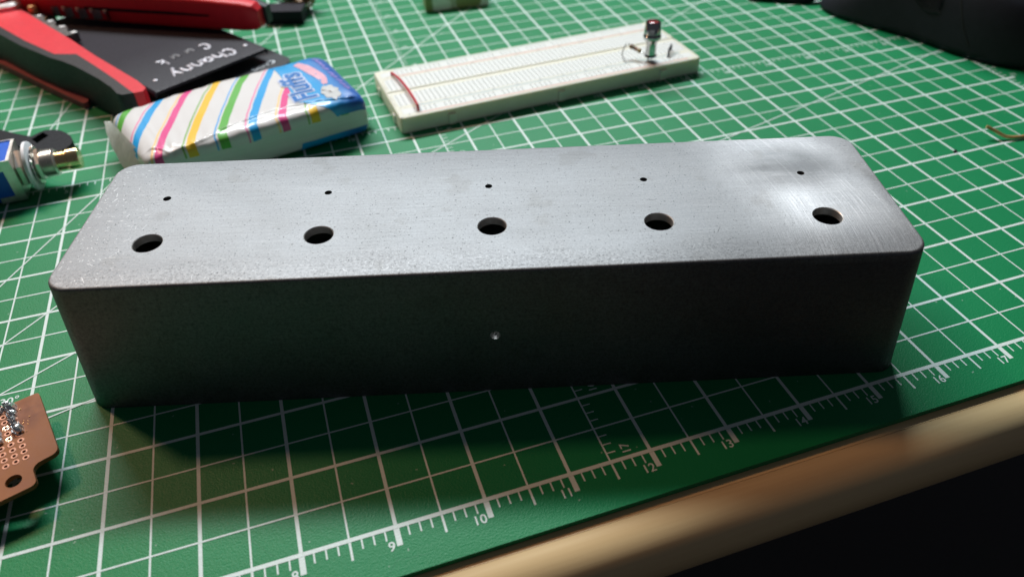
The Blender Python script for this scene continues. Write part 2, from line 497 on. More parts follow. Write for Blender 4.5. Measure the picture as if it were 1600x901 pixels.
for i_, (deg, x0, y0) in enumerate(((45, 0, 0), (30, 0, 0.85), (60, 0.86, 0), (15, 0, 1.485), (75, 1.485, 0))):
    a = math.radians(deg); t_ = min((23 - x0) / math.cos(a), (17 - y0) / math.sin(a))
    line_quad(bm, (x0 - ox, y0 - oy), (x0 + t_ * math.cos(a) - ox, y0 + t_ * math.sin(a) - oy), 0.022, 0.0045 + 0.0008 * i_)
finish('printed_grid', bm, M['print'], mat, angle=None, recalc=False)
def mat_number(s, x, y, size, ang=0.0, align='RIGHT'):
    bm_ = NB(); add_text(bm_, s, size, place2(x - ox, y - oy, 0.0035, ang), align=align, offset=0.002)
    finish('printed_number', bm_, M['print'], mat, angle=None, recalc=False)
for k in range(5, 24):
    mat_number(str(k), k - 0.045, -0.272, 0.158)
for k in range(4, 17):
    mat_number(str(17 - k), 23.30, k + 0.055, 0.158, 0.0, 'CENTER')
for k in range(1, 23):
    mat_number(str(k), k - 0.04, 8.5 - 0.25, 0.15)
for k in range(0, 17):
    mat_number(str(17 - k), 11.5 + 0.29, k + 0.045, 0.15, math.pi / 2, 'LEFT')
mat_number('30\u00b0', 4.86, 3.30, 0.17, 0.0, 'RIGHT')
mat_number('45\u00b0', 3.3, 3.75, 0.17, 0.0, 'RIGHT')

# ------------------------------------------------------------------ aluminium enclosure
BX, BY, BA = 10.99623, 2.841283, -0.279863
BL, BW, BH, DR = 10.171, 2.849, 1.8408, 0.122
enc = thing('aluminium_enclosure', 'long bare aluminium box with five large and five small holes drilled in its top', 'enclosure', (BX, BY, 0.001), (0, 0, BA))
def shell(inset, ztop, zbot, fil, rc):
    rings = []
    def ring(ins, z, r): return [(x, y, z) for x, y in rrect(BL - 2 * ins, BW - 2 * ins, max(r, 0.02), 10)]
    zs = [zbot, zbot + 0.35 * (ztop - zbot), zbot + 0.7 * (ztop - zbot), ztop - fil]
    for z in zs: rings.append(ring(inset + DR * z / BH, z, rc))
    d0 = inset + DR * (ztop - fil) / BH
    for k in range(1, 6):
        a = math.radians(90 * k / 5)
        rings.append(ring(d0 + fil * (1 - math.cos(a)), ztop - fil + fil * math.sin(a), rc - fil * (1 - math.cos(a)) * 0.6))
    return rings
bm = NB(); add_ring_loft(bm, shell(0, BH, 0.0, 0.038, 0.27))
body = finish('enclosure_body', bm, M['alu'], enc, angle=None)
cut = NB(); add_ring_loft(cut, shell(0.10, BH - 0.10, -0.2, 0.05, 0.2))
big = [(-4.036, -0.513), (-2.024, -0.495), (0.033, -0.465), (2.021, -0.52), (4.037, -0.55)]
small = [(-4.079, 0.415), (-2.036, 0.398), (0.007, 0.39), (1.994, 0.395), (4.023, 0.392)]
M['cut_alu'] = simple('drilled_aluminium', (0.66, 0.65, 0.63), 0.45, 0.75, bump=(30, 0.4, 0.006))
M['inner_alu'] = simple('raw_cast_inside', (0.30, 0.30, 0.30), 0.6, 0.6)
def cutter(bmx, mm='cut_alu'):
    bmesh.ops.recalc_face_normals(bmx, faces=bmx.faces)
    o = finish('cutter', bmx, M[mm], enc, angle=None)
    md = body.modifiers.new('b', 'BOOLEAN'); md.operation = 'DIFFERENCE'; md.object = o; md.solver = 'EXACT'; md.material_mode = 'TRANSFER'
    return o
cutters = [cutter(cut, 'inner_alu')]
c2 = NB()
for x, y in big: add_lathe(c2, [(0.170, BH - 0.3), (0.170, BH - 0.010), (0.181, BH + 0.002), (0.181, BH + 0.1)], 48, (x, y, 0))
c4 = NB()
for i, (x, y) in enumerate(small): add_lathe(c4, [(0.047 if i else 0.051, BH - 0.3), (0.047 if i else 0.051, BH + 0.1)], 20, (x, y, 0))
cutters.append(cutter(c2)); M['shaded_cut'] = simple('painted_shade_bore', (0.10, 0.10, 0.10), 0.6, 0.5); cutters.append(cutter(c4, 'shaded_cut'))  # shade inside the small bores painted as a darker metal
c3 = NB()
fy = -BW / 2 + DR * 0.905 / BH
add_lathe(c3, [(0.052, -0.16), (0.052, 0.025), (0.062, 0.065), (0.062, 0.16)], 20, (0.0135, fy + 0.065, 0.905), (0, -1, 0.0))
cutters.append(cutter(c3))
bpy.context.view_layer.update()
me = bpy.data.meshes.new_from_object(body.evaluated_get(bpy.context.evaluated_depsgraph_get()))
body.modifiers.clear(); body.data = me
me.shade_smooth(); me.set_sharp_from_angle(angle=math.radians(28))
for o in cutters: bpy.data.objects.remove(o)
bm = NB()                                    # bright curl of swarf left in the front pilot hole
add_tube(bm, [(0.030, fy + 0.105, 0.872), (0.020, fy + 0.085, 0.876), (0.010, fy + 0.062, 0.862)], [0.010, 0.018, 0.010], 8)
finish('metal_burr', bm, M['bright_steel'], enc)

# ------------------------------------------------------------------ breadboard
bb = thing('breadboard', 'ivory solderless breadboard with red and blue rail lines, a red wire plugged across it', 'breadboard', (0, 0, 0))
bbx, bby, bba = 14.03, 9.40, math.radians(3.0)
bb.location = Vector((bbx, bby, 0.002)) * IN; bb.rotation_euler = (0, 0, bba)
L2, W2, H2 = 3.255, 1.075, 0.335
rows_term = [0.15, 0.25, 0.35, 0.45, 0.55]
rows = sorted([r for r in rows_term] + [-r for r in rows_term] + [0.79, 0.89, -0.79, -0.89])
bm = NB()
rings = [[(x, y, z) for x, y in rrect(2 * L2 - 2 * i, 2 * W2 - 2 * i, 0.07, 4)] for i, z in ((0.02, 0), (0, 0.02), (0, H2 - 0.03), (0.008, H2 - 0.010), (0.03, H2))]
add_ring_loft(bm, rings, True, False)
# top strips between the hole bands, with the centre channel sunk
X0, X1 = -3.15, 3.15
def strip(y0, y1, z=H2, x0=-L2 + 0.03, x1=L2 - 0.03): quad(bm, x0, y0, x1, y1, z)
bands = [(-0.94, -0.74), (-0.60, -0.10), (0.10, 0.60), (0.74, 0.94)]
edges_y = [-W2 + 0.03] + [v for b in bands for v in b] + [W2 - 0.03]
for a, b in zip(edges_y[0::2], edges_y[1::2]):
    if a == -0.10:
        strip(-0.10, -0.055); strip(0.055, 0.10); strip(-0.055, 0.055, H2 - 0.014)
        for yy in (-0.055, 0.055):
            bm.faces.new([bm.verts.new(p) for p in ((-L2 + .03, yy, H2), (L2 - .03, yy, H2), (L2 - .03, yy, H2 - .014), (-L2 + .03, yy, H2 - .014))])
    else: strip(a, b)
for a, b in bands:
    quad(bm, -L2 + 0.03, a, X0, b, H2); quad(bm, X1, a, L2 - 0.03, b, H2)
finish('board_body', bm, M['abs'], bb, angle=30)
bm = NB()
hw = 0.0165
def tie(x, y):
    o_ = [(x - .05, y - .05), (x + .05, y - .05), (x + .05, y + .05), (x - .05, y + .05)]
    i_ = [(x - hw, y - hw), (x + hw, y - hw), (x + hw, y + hw), (x - hw, y + hw)]
    A = [bm.verts.new((*p, H2)) for p in o_]; B_ = [bm.verts.new((*p, H2)) for p in i_]; D_ = [bm.verts.new((*p, H2 - 0.016)) for p in i_]
    for k in range(4):
        l = (k + 1) % 4
        bm.faces.new((A[k], A[l], B_[l], B_[k])); bm.faces.new((B_[k], B_[l], D_[l], D_[k]))
    bm.faces.new(D_)
for r in rows:
    rail = abs(r) > 0.7
    for k in range(63):
        x = X0 + 0.05 + 0.1 * k
        if rail and (k < 2 or k > 60 or (k - 2) % 6 == 5):
            quad(bm, x - .05, r - .05, x + .05, r + .05, H2)
        else: tie(x, r)
tp = finish('tie_points', bm, M['abs_tie'], bb, angle=None, recalc=False); tp['kind'] = 'stuff'
for yy, mm in ((-0.985, 'red_line'), (-0.685, 'blue_line'), (0.685, 'red_line'), (0.985, 'blue_line')):
    bm = NB(); quad(bm, -2.85, yy - 0.013, 2.98, yy + 0.013, H2 + 0.0015)
    finish('rail_line', bm, M[mm], bb, angle=None)
for xx in (-2.25, 0.05, 2.35):
    bm = NB(); add_prism(bm, [(xx - 0.085, -W2 + 0.01), (xx - 0.06, -W2 - 0.055), (xx + 0.06, -W2 - 0.055), (xx + 0.085, -W2 + 0.01)], 0.03, 0.24)
    bevel_sharp(bm, 0.012); finish('locking_tab', bm, M['abs'], bb)
for xx in (-L2 - 0.03,):
    for yy in (-0.6, 0.6):
        bm = NB(); add_prism(bm, [(xx + 0.035, yy - 0.09), (xx, yy - 0.06), (xx, yy + 0.06), (xx + 0.035, yy + 0.09)], 0.03, 0.2)
        finish('locking_tab', bm, M['abs'], bb)
bm = NB()
for i, ch in enumerate('abcdefghij'):
    yy = ([-0.55, -0.45, -0.35, -0.25, -0.15, 0.15, 0.25, 0.35, 0.45, 0.55])[i]
    for xx in (-3.19, 3.19):
        add_text(bm, ch, 0.075, place2(xx, yy - 0.0, H2 + 0.0015, math.pi / 2), align='CENTER')
for k in range(0, 63, 5):
    for yy in (-0.645, 0.645):
        add_text(bm, str(k if k else 1), 0.07, place2(X0 + 0.05 + 0.1 * (k - 1 if k else 0), yy, H2 + 0.0015, math.pi / 2), align='CENTER')
for yy, ch in ((-0.985, '+'), (-0.685, '-'), (0.685, '+'), (0.985, '-')):
    add_text(bm, ch, 0.1, place2(-3.05, yy - 0.03, H2 + 0.0015), align='CENTER')
finish('printed_lettering', bm, M['grey_ink'], bb, angle=None, recalc=False)

def bbw(x, y, z=0.0):                         # a point on the breadboard in mat inches
    c, s = math.cos(bba), math.sin(bba)
    return Vector((bbx + c * x - s * y, bby + s * x + c * y, H2 + z))
def wire_thing(name, label, cat, pts, r, mm, ends=True):
    o = Vector((pts[0].x, pts[0].y, H2))
    bm_ = NB(); add_tube(bm_, spline([p - o for p in pts], 8), r, 10)
    ob = finish(name, bm_, M[mm], None, loc=o); return tag(ob, label, cat)
wire_thing('jumper_wire', 'red jumper wire laid straight across the left end of the breadboard', 'wire',
           [bbw(-2.93, 0.79, -0.06), bbw(-2.93, 0.785, 0.03), bbw(-2.925, 0.74, 0.06), bbw(-2.87, 0.35, 0.085), bbw(-2.84, -0.1, 0.09), bbw(-2.84, -0.55, 0.10),
            bbw(-2.85, -0.82, 0.11), bbw(-2.85, -0.885, 0.09), bbw(-2.85, -0.89, -0.05)], 0.026, 'red_wire')
wire_thing('jumper_wire', 'short black jumper wire bent over near the right end of the breadboard', 'wire',
           [bbw(2.62, -0.79, -0.05), bbw(2.63, -0.78, 0.04), bbw(2.70, -0.68, 0.12), bbw(2.82, -0.55, 0.15), bbw(2.86, -0.50, 0.06), bbw(2.86, -0.49, -0.04)], 0.022, 'black_wire')
# resistor
rs = thing('resistor', 'small tan banded resistor on thin arched leads beside the chrome indicator', 'resistor', bbw(1.80, -0.50))
base = bbw(1.80, -0.50)
def rb(x, y, z): return bbw(x, y, z) - base
bm = NB(); pa, pb = rb(1.90, -0.42, 0.24), rb(2.04, -0.66, 0.18)
ax = (pb - pa).normalized(); ln_ = (pb - pa).length
add_lathe(bm, [(0.012, 0), (0.045, 0.012), (0.050, 0.04), (0.038, 0.07), (0.038, ln_ - 0.07), (0.050, ln_ - 0.04), (0.045, ln_ - 0.012), (0.012, ln_)], 14, pa, ax)
rbody = finish('resistor_body', bm, simple('resistor_tan', (0.36, 0.27, 0.17), 0.4), rs)
for f_, cc in ((0.16, (0.16, 0.07, 0.02)), (0.38, (0.03, 0.03, 0.03)), (0.56, (0.25, 0.05, 0.03)), (0.85, (0.4, 0.3, 0.06))):
    bm = NB(); add_lathe(bm, [(0.0525 if f_ in (0.16, 0.85) else 0.0405, -0.011), (0.0525 if f_ in (0.16, 0.85) else 0.0405, 0.011)], 14, pa + ax * ln_ * f_, ax)
    finish('colour_band', bm, simple('band_ink', cc, 0.4), rbody)
for pts in ([pa + ax * 0.01, pa - ax * 0.06 + Vector((0, 0, 0.03)), rb(1.76, -0.42, 0.20), rb(1.70, -0.50, 0.07), rb(1.72, -0.79, -0.04)],
            [pb - ax * 0.01, pb + ax * 0.06, rb(2.12, -0.78, 0.10), rb(2.13, -0.79, -0.04)]):
    bm = NB(); add_tube(bm, spline(pts, 7), 0.011, 8); finish('lead', bm, M['tin'], rs)
# chrome indicator lamp
led_at = bbw(2.19, -0.79)
led = thing('indicator_lamp', 'chrome indicator lamp with a red lens standing upright on the breadboard', 'indicator lamp', led_at, (math.radians(-3), math.radians(1), 0))
led.scale = (0.92, 0.92, 0.90)
bm = NB()
add_lathe(bm, [(0.10, 0.165), (0.118, 0.17), (0.118, 0.42), (0.125, 0.44), (0.165, 0.52), (0.195, 0.535), (0.20, 0.56), (0.20, 0.60), (0.185, 0.625), (0.172, 0.635), (0.190, 0.66), (0.168, 0.90), (0.158, 0.915), (0.135, 0.915), (0.128, 0.875)], 40)
bez = finish('bezel', bm, M['chrome'], led)
bm = NB(); add_lathe(bm, [(0.127, 0.86), (0.127, 0.885), (0.10, 0.905), (0.05, 0.917), (0.0, 0.920)], 28); finish('lens', bm, M['red_lens'], bez)
bm = NB(); add_lathe(bm, [(0.115, 0.12), (0.135, 0.125), (0.135, 0.16), (0.115, 0.165)], 32); finish('gasket', bm, M['rubber'], led)
for sx in (-1, 1):
    bm = NB(); add_tube(bm, [(sx * 0.035, 0, -0.06), (sx * 0.035, 0, 0.13)], 0.012, 8); finish('pin', bm, M['tin'], led)

# ------------------------------------------------------------------ pocket tissue packet
PKX, PKY, PKA = 8.02, 9.05, math.radians(13)
pk = thing('tissue_packet', 'plastic packet of pocket tissues with diagonal coloured stripes and a blue end label', 'tissue packet', (PKX, PKY, 0.002), (0, 0, PKA))
PKL, PKW, PKH = 4.16, 2.26, 0.80
def pk_dims(lx):
    e = min(1.0, max(0.0, (PKL / 2 - abs(lx + 0.0)) / 0.28))
    f = math.sqrt(max(0.0, 1 - (1 - e) ** 2)) if e < 1 else 1.0
    left = 1.0 if lx > 0 else 1.0 - 0.10 * (abs(lx) / (PKL / 2)) ** 2
    return (PKW / 2) * (0.90 + 0.10 * f) * left, (PKH / 2) * (0.80 + 0.20 * f) * (1.0 if lx > 0 else 1 - 0.10 * abs(lx) / 2)
SE = 7.0                                        # squareness of the packet's section
CREASE = [(-1.85, -0.76), (-1.7, -0.88), (-1.62, -1.0), (-1.48, -1.0), (-1.22, -1.0), (-1.01, -1.0), (-0.65, -0.94), (-0.51, -0.85), (-0.05, -0.8), (0.62, -0.72), (1.07, -0.81), (1.51, -0.93), (1.8, -1.0)]
def crease_y(lx):
    for (x0, y0), (x1, y1) in zip(CREASE, CREASE[1:]):
        if x0 <= lx <= x1: return y0 + (y1 - y0) * (lx - x0) / (x1 - x0)
    return CREASE[0][1] if lx < CREASE[0][0] else CREASE[-1][1]
def wr(lx, a):                                 # wrinkles of the film
    return 0.55 * (0.010 * math.sin(7.3 * lx + 2.1 * math.sin(a * 2)) + 0.006 * math.sin(17 * lx - 3 * a) + 0.005 * math.sin(31 * lx + 7 * a + 2 * math.sin(3 * lx)))
def pk_surf(lx, a, off=0.0):
    """a: angle round the section, 0 = far side, 90 deg = top, 180 = near side"""
    hw_, hh = pk_dims(lx)
    c, s = math.cos(a), math.sin(a)
    e = 2 / SE
    y = hw_ * math.copysign(abs(c) ** e, c); z = hh * math.copysign(abs(s) ** e, s)
    n = Vector((0, math.copysign(abs(c) ** (2 - e), c) / hw_, math.copysign(abs(s) ** (2 - e), s) / hh)).normalized()
    k = wr(lx, a) * (0.35 + 0.65 * min(1, 2.2 * abs(c * s) + 0.2)) * (0.25 if s < -0.3 else 1.0)
    if s > 0:
        d_ = y - crease_y(lx)
        k += (0.026 + 0.012 * math.sin(9 * lx) * math.sin(23 * lx)) * math.exp(-(d_ / 0.026) ** 2) * min(1, max(0, (PKL / 2 - abs(lx)) / 0.25))
        k -= 0.030 * max(0.0, 1 - abs(y) / hw_) * (1 if abs(lx) < 1.6 else 0.5)     # flat top sags a little
    p = Vector((lx, y, z)) + n * (k + off)
    p.z = max(0.0 + max(off, 0), p.z + hh)
    wl = min(1.0, max(0.0, (-lx - 1.0) / 0.8))
    p.x += wl * 0.20 * (0.9 - y) / 1.8
    return p
bm = NB()
NU, NA = 120, 240
xs = [-PKL / 2 + PKL * (0.5 - 0.5 * math.cos(math.pi * i / NU)) for i in range(NU + 1)]
def angs(n):                                    # even spacing along the section's outline
    m_ = 4000; e = 2 / SE; P_ = []
    for k in range(m_ + 1):
        a = 2 * math.pi * k / m_; c, s_ = math.cos(a), math.sin(a)
        P_.append(Vector((1.12 * math.copysign(abs(c) ** e, c), 0.4 * math.copysign(abs(s_) ** e, s_))))
    L_ = [0.0]
    for a, b in zip(P_, P_[1:]): L_.append(L_[-1] + (b - a).length)
    out, k = [], 0
    for i in range(n):
        t_ = L_[-1] * i / n
        while L_[k + 1] < t_: k += 1
        out.append(2 * math.pi * (k + (t_ - L_[k]) / max(1e-9, L_[k + 1] - L_[k])) / m_)
    return out
ANG = angs(NA)
rings = []
for lx in xs: rings.append([pk_surf(lx, a) for a in ANG])
def shrink(r, f, dx):
    cc = sum(r, Vector()) / len(r)
    return [cc + (p - cc) * f + Vector((dx, 0, 0)) for p in r]
rings = [shrink(rings[0], 0.0, -0.05), shrink(rings[0], 0.5, -0.045), shrink(rings[0], 0.85, -0.025)] + rings + [shrink(rings[-1], 0.85, 0.025), shrink(rings[-1], 0.5, 0.045), shrink(rings[-1], 0.0, 0.05)]
add_ring_loft(bm, rings)
def mat_packet():
    t = NT('striped_tissue_film')
    c = t.co(); x, y, z = t.xyz(c)
    ym = t.math('MAXIMUM', y, -1.02)
    s = t.math('SUBTRACT', x, t.math('ADD', t.math('MULTIPLY', ym, 0.50), t.math('MULTIPLY', t.math('MULTIPLY', ym, ym), 0.06)))
    s = t.math('ADD', s, t.math('MULTIPLY', t.math('SUBTRACT', t.noise(c, 2.2, 2.0), 0.5), 0.05))
    u = t.math('FRACT', t.math('DIVIDE', t.math('ADD', s, 2.47), 2.17))
    rp = t.n('ShaderNodeValToRGB'); rp.color_ramp.interpolation = 'CONSTANT'
    t.put(rp.inputs[0], u)
    W_ = (0.66, 0.655, 0.65)
    blue, green, pink, yel, tan, lpk, lbl, lgr = (0.0, 0.33, 0.72), (0.10, 0.42, 0.05), (0.72, 0.06, 0.26), (0.80, 0.50, 0.02), (0.82, 0.58, 0.28), (0.75, 0.22, 0.42), (0.10, 0.38, 0.75), (0.22, 0.42, 0.10)
    stops = []
    for i_, (thin, thick) in enumerate(((lbl, green), (lpk, blue), (tan, pink), (lgr, yel))):
        b0 = i_ * 0.25 + 0.02
        stops += [(b0, thin), (b0 + (0.016 if i_ != 2 else 0.022), W_), (b0 + 0.032, thick), (b0 + 0.032 + (0.074 if i_ != 2 else 0.066), W_)]
    cr = rp.color_ramp
    cr.elements[0].position = 0.0; cr.elements[0].color = (*W_, 1)
    cr.elements[1].position = stops[0][0]; cr.elements[1].color = (*stops[0][1], 1)
    for p_, q_ in stops[1:]:
        e_ = cr.elements.new(p_); e_.color = (*q_, 1)
    # below the printed film the white tissues show through clear film
    low = t.math('LESS_THAN', z, t.math('ADD', 0.46, t.math('MULTIPLY', t.noise(c, 1.2, 2.0), 0.12)))
    col = t.mix(low, rp.outputs[0], (0.66, 0.70, 0.67))
    # folded layers of tissue
    lay = t.noise(t.comb(t.math('MULTIPLY', x, 0.4), 0.0, t.math('MULTIPLY', z, 26.0)), 1.0, 3.0)
    col = t.mix(t.math('MULTIPLY', low, t.rng(lay, 0.35, 0.65, 0.0, 0.30)), col, (0.48, 0.54, 0.50))
    big_ = t.noise(t.comb(t.math('MULTIPLY', x, 3.0), t.math('MULTIPLY', y, 1.4), z), 1.6, 4.0, 0.6)
    t.set(Base_Color=col, Roughness=0.5, Coat_Weight=0.55, Coat_Roughness=0.10, Specular_IOR_Level=0.3)
    nb = t.bump(t.math('ADD', big_, t.math('MULTIPLY', t.noise(c, 14.0, 3.0), 0.25)), 0.30, 0.05)
    t.put(t.b.inputs['Coat Normal'], nb)
    t.set(Normal=t.bump(t.noise(c, 8.0, 3.0), 0.12, 0.02))
    return t.m
finish('packet_wrap', bm, mat_packet(), pk, angle=None).data.shade_smooth()
# blue label: patch of the same surface lifted slightly, left edge bowed
def film(name, col, rough=0.35, coat=0.5, vary=0.06):
    t = NT(name); c = t.co()
    nz = t.noise(c, 3.0, 4.0)
    t.set(Base_Color=t.mix(t.rng(nz, 0.3, 0.7), tuple(q * (1 - vary) for q in col), tuple(min(1, q * (1 + vary)) for q in col)),
          Roughness=rough, Coat_Weight=coat, Coat_Roughness=0.1)
    t.put(t.b.inputs['Coat Normal'], t.bump(t.noise(t.co(3, 1.4, 1), 1.6, 4.0), 0.28, 0.05))
    return t.m
def mat_label():
    t = NT('blue_label_film'); c = t.co(); x, y, z = t.xyz(c)
    nz = t.noise(c, 1.5, 3.0)
    g = t.smooth(t.math('ADD', x, t.math('MULTIPLY', t.math('SUBTRACT', nz, 0.5), 0.5)), 1.35, 1.95)
    t.set(Base_Color=t.mix(g, (0.004, 0.33, 0.72), (0.006, 0.11, 0.46)), Roughness=0.4, Coat_Weight=0.55, Coat_Roughness=0.1)
    t.put(t.b.inputs['Coat Normal'], t.bump(t.noise(t.co(3, 1.4, 1), 1.6, 4.0), 0.28, 0.05))
    return t.m
M['label'] = mat_label()
bm = NB()
NLX = 24
lab_a = [a for a in ANG if math.radians(4) < a < math.radians(178.5)]
grid = []
for a in lab_a:
    yy = pk_surf(1.3, a).y
    lft = 0.98 + (0.0 if yy > -0.75 else 0.9 * (-0.75 - yy)) + 0.03 * math.sin(3 * yy)
    if a > math.radians(120): lft += 0.22 * max(0, 0.80 - pk_surf(1.3, a).z) / 0.4
    grid.append([bm.verts.new(pk_surf(lft + (PKL / 2 - 0.015 - lft) * k / NLX, a, 0.007)) for k in range(NLX + 1)])
for r0, r1 in zip(grid, grid[1:]):
    for k in range(NLX): bm.faces.new((r0[k], r0[k + 1], r1[k + 1], r1[k]))
plab = finish('blue_label', bm, M['label'], pk, angle=None); plab.data.shade_smooth()
bm = NB()                                       # blue strip showing along the lower right of the near face
grid = []
for a in [q_ for q_ in ANG if math.radians(183) < q_ < math.radians(250)]:
    f_ = (a - math.radians(183)) / math.radians(67)
    grid.append([bm.verts.new(pk_surf(0.62 + 0.12 * (1 - f_) + (PKL / 2 - 0.78) * k / 16, a, 0.007)) for k in range(17)])
for r0, r1 in zip(grid, grid[1:]):
    for k in range(16): bm.faces.new((r0[k], r0[k + 1], r1[k + 1], r1[k]))
finish('base_label', bm, M['label'], pk, angle=None).data.shade_smooth()
def pk_top(x, y, off):                           # a flat design laid on the packet's top
    hw_, hh = pk_dims(x)
    f = max(-0.985, min(0.985, y / hw_))
    a = math.acos(math.copysign(abs(f) ** (SE / 2), f))
    p = pk_surf(x, a, off); return p
def subdivided_text(bm_, s, size, x, y, ang, off, **kw):
    tb = NB(); add_text(tb, s, size, lambda v: (v.x, v.y, 0), **kw)
    bmesh.ops.triangulate(tb, faces=tb.faces)
    for _ in range(2):
        es = [e for e in tb.edges if e.calc_length() > 0.08]
        if es: bmesh.ops.subdivide_edges(tb, edges=es, cuts=1)
        bmesh.ops.triangulate(tb, faces=tb.faces)
    c, s_ = math.cos(ang), math.sin(ang)
    mp = {v: bm_.verts.new(pk_top(x + c * v.co.x - s_ * v.co.y, y + s_ * v.co.x + c * v.co.y, off)) for v in tb.verts}
    for f in tb.faces:
        try: bm_.faces.new([mp[v] for v in f.verts])
        except ValueError: pass
    tb.free()
# name lettering: pale outline under, blue letters over
for off_, offs, mm, nm in ((0.045, 0.012, film('lettering_outline', (0.55, 0.62, 0.80)), 'lettering_outline'), (0.012, 0.017, film('lettering_blue', (0.004, 0.16, 0.52)), 'lettering')):
    bm = NB()
    subdivided_text(bm, 'Fluffs', 0.60, 1.31, -0.72, math.radians(88), offs, align='LEFT', offset=off_)
    finish(nm, bm, mm, plab, angle=None, recalc=False).data.shade_smooth()
def blob_patch(outline, off, mm, nm):
    bm_ = NB()
    cc = (sum(p[0] for p in outline) / len(outline), sum(p[1] for p in outline) / len(outline))
    n = len(outline); rs_ = []
    for f in (0.02, 0.35, 0.7, 1.0):
        rs_.append([bm_.verts.new(pk_top(cc[0] + (x - cc[0]) * f, cc[1] + (y - cc[1]) * f, off)) for x, y in outline])
    for r0, r1 in zip(rs_, rs_[1:]):
        for k in range(n): bm_.faces.new((r0[k], r0[(k + 1) % n], r1[(k + 1) % n], r1[k]))
    bm_.faces.new(rs_[0])
    finish(nm, bm_, mm, plab, angle=None, recalc=False).data.shade_smooth()
fz = [(1.58 + (0.155 + 0.018 * math.sin(9 * a_) + 0.01 * math.sin(17 * a_)) * math.cos(a_), -0.66 + (0.30 + 0.03 * math.sin(7 * a_ + 1)) * math.sin(a_)) for a_ in [2 * math.pi * k / 40 for k in range(40)]]
blob_patch(fz, 0.020, film('grey_print', (0.50, 0.52, 0.52), 0.5, 0.5, 0.25), 'printed_cloud')
def band(pts, wd_, off, mm, nm):
    bm_ = NB(); P = spline([(x, y, 0) for x, y in pts], 8); prev = None
    for i, p in enumerate(P):
        t_ = (P[min(i + 1, len(P) - 1)] - P[max(i - 1, 0)]).normalized()
        f = i / (len(P) - 1); q = wd_ * (0.35 + 0.65 * math.sin(math.pi * min(1, f * 0.75 + 0.2)))
        cur = [bm_.verts.new(pk_top(p.x - t_.y * q * k, p.y + t_.x * q * k, off)) for k in (-1, -0.33, 0.33, 1)]
        if prev:
            for k in range(3): bm_.faces.new((prev[k], prev[k + 1], cur[k + 1], cur[k]))
        prev = cur
    finish(nm, bm_, mm, plab, angle=None, recalc=False).data.shade_smooth()
band([(1.44, 0.86), (1.52, 0.66), (1.60, 0.36), (1.66, 0.02), (1.62, -0.28)], 0.10, 0.013, film('pink_print', (0.78, 0.42, 0.52)), 'printed_swoosh')
for k, (xx, yy, h_) in enumerate(((1.83, 0.88, .10), (1.85, 0.72, .07), (1.86, 0.58, .07), (1.86, 0.40, .10), (1.88, 0.16, .08), (1.88, 0.0, .11), (1.90, -0.22, .08), (1.90, -0.40, .08), (1.91, -0.58, .07))):
    band([(xx - h_ / 2, yy), (xx, yy - 0.05), (xx + h_ / 3, yy - 0.11), (xx - h_ / 3, yy - 0.13)], 0.026, 0.014, M.setdefault('purple', film('purple_print', (0.30, 0.26, 0.66))), 'printed_script')
# end seals of crimped film
def seal(inner_, outer_):
    bm_ = NB(); A_ = spline(inner_, 8); B_ = spline(outer_, 8); prev = None
    for i, (p, q_) in enumerate(zip(A_, B_)):
        cur = [bm_.verts.new(p.lerp(q_, f) + Vector((0.005 * math.sin(i * 1.1), 0, 0.005 * math.sin(i * 0.9 + 4 * f)))) for f in (0, 0.33, 0.66, 1.0)]
        if prev:
            for k in range(3): bm_.faces.new((prev[k], prev[k + 1], cur[k + 1], cur[k]))
        prev = cur
    bmesh.ops.solidify(bm_, geom=bm_.faces[:], thickness=0.008)
    finish('end_seal', bm_, M['clear_film'], pk, angle=50)
t = NT('clear_crimped_film'); c = t.co()
t.set(Base_Color=(0.74, 0.77, 0.73), Roughness=0.3, Transmission_Weight=0.25, IOR=1.15, Specular_IOR_Level=0.6,
      Normal=t.bump(t.noise(t.co(3, 9, 3), 1.0, 3.0), 0.4, 0.02))
M['clear_film'] = t.m
seal([(-2.10, 1.02, .55), (-2.03, 0.4, .64), (-1.93, -0.2, .66), (-1.84, -0.8, .60), (-1.80, -1.0, .50)],
     [(-2.20, 1.06, .56), (-2.24, 0.50, .42), (-2.20, -0.10, .24), (-2.10, -0.75, .08), (-2.0, -1.02, .03)])
seal([(2.09, 0.95, .42), (2.10, 0.4, .44), (2.10, -0.2, .44), (2.10, -0.85, .42)],
     [(2.19, 0.97, .36), (2.25, 0.4, .30), (2.25, -0.2, .24), (2.20, -1.0, .10)])

# ------------------------------------------------------------------ pocket calculator in its slide cover
calc_o = Vector((6.515, 10.31, 0)); ca = math.radians(31.0)
calc = thing('pocket_calculator', 'black pocket calculator in its slide cover, silver handwriting on the cover, under the pliers', 'calculator', calc_o, (0, 0, ca))
CW = 2.60                                       # near edge runs along local x, length along local y
def calc_prism(bm_, x0, y0, x1, y1, z0, z1, r, bev):
    add_prism(bm_, [(x, y) for x, y in rrect(x1 - x0, y1 - y0, r, 6, (x0 + x1) / 2, (y0 + y1) / 2)], z0, z1)
    bevel_sharp(bm_, bev, 3, 50)
bm = NB(); calc_prism(bm, 0.35, -0.45, CW + 0.32, 5.4, 0.0, 0.36, 0.26, 0.07); cbody = finish('calculator_body', bm, M['case2'], calc)
bm = NB(); calc_prism(bm, 0.25, 0.45, CW - 0.35, 5.0, 0.362, 0.572, 0.15, 0.03); finish('hinge_block', bm, M['case2'], calc)
bm = NB()
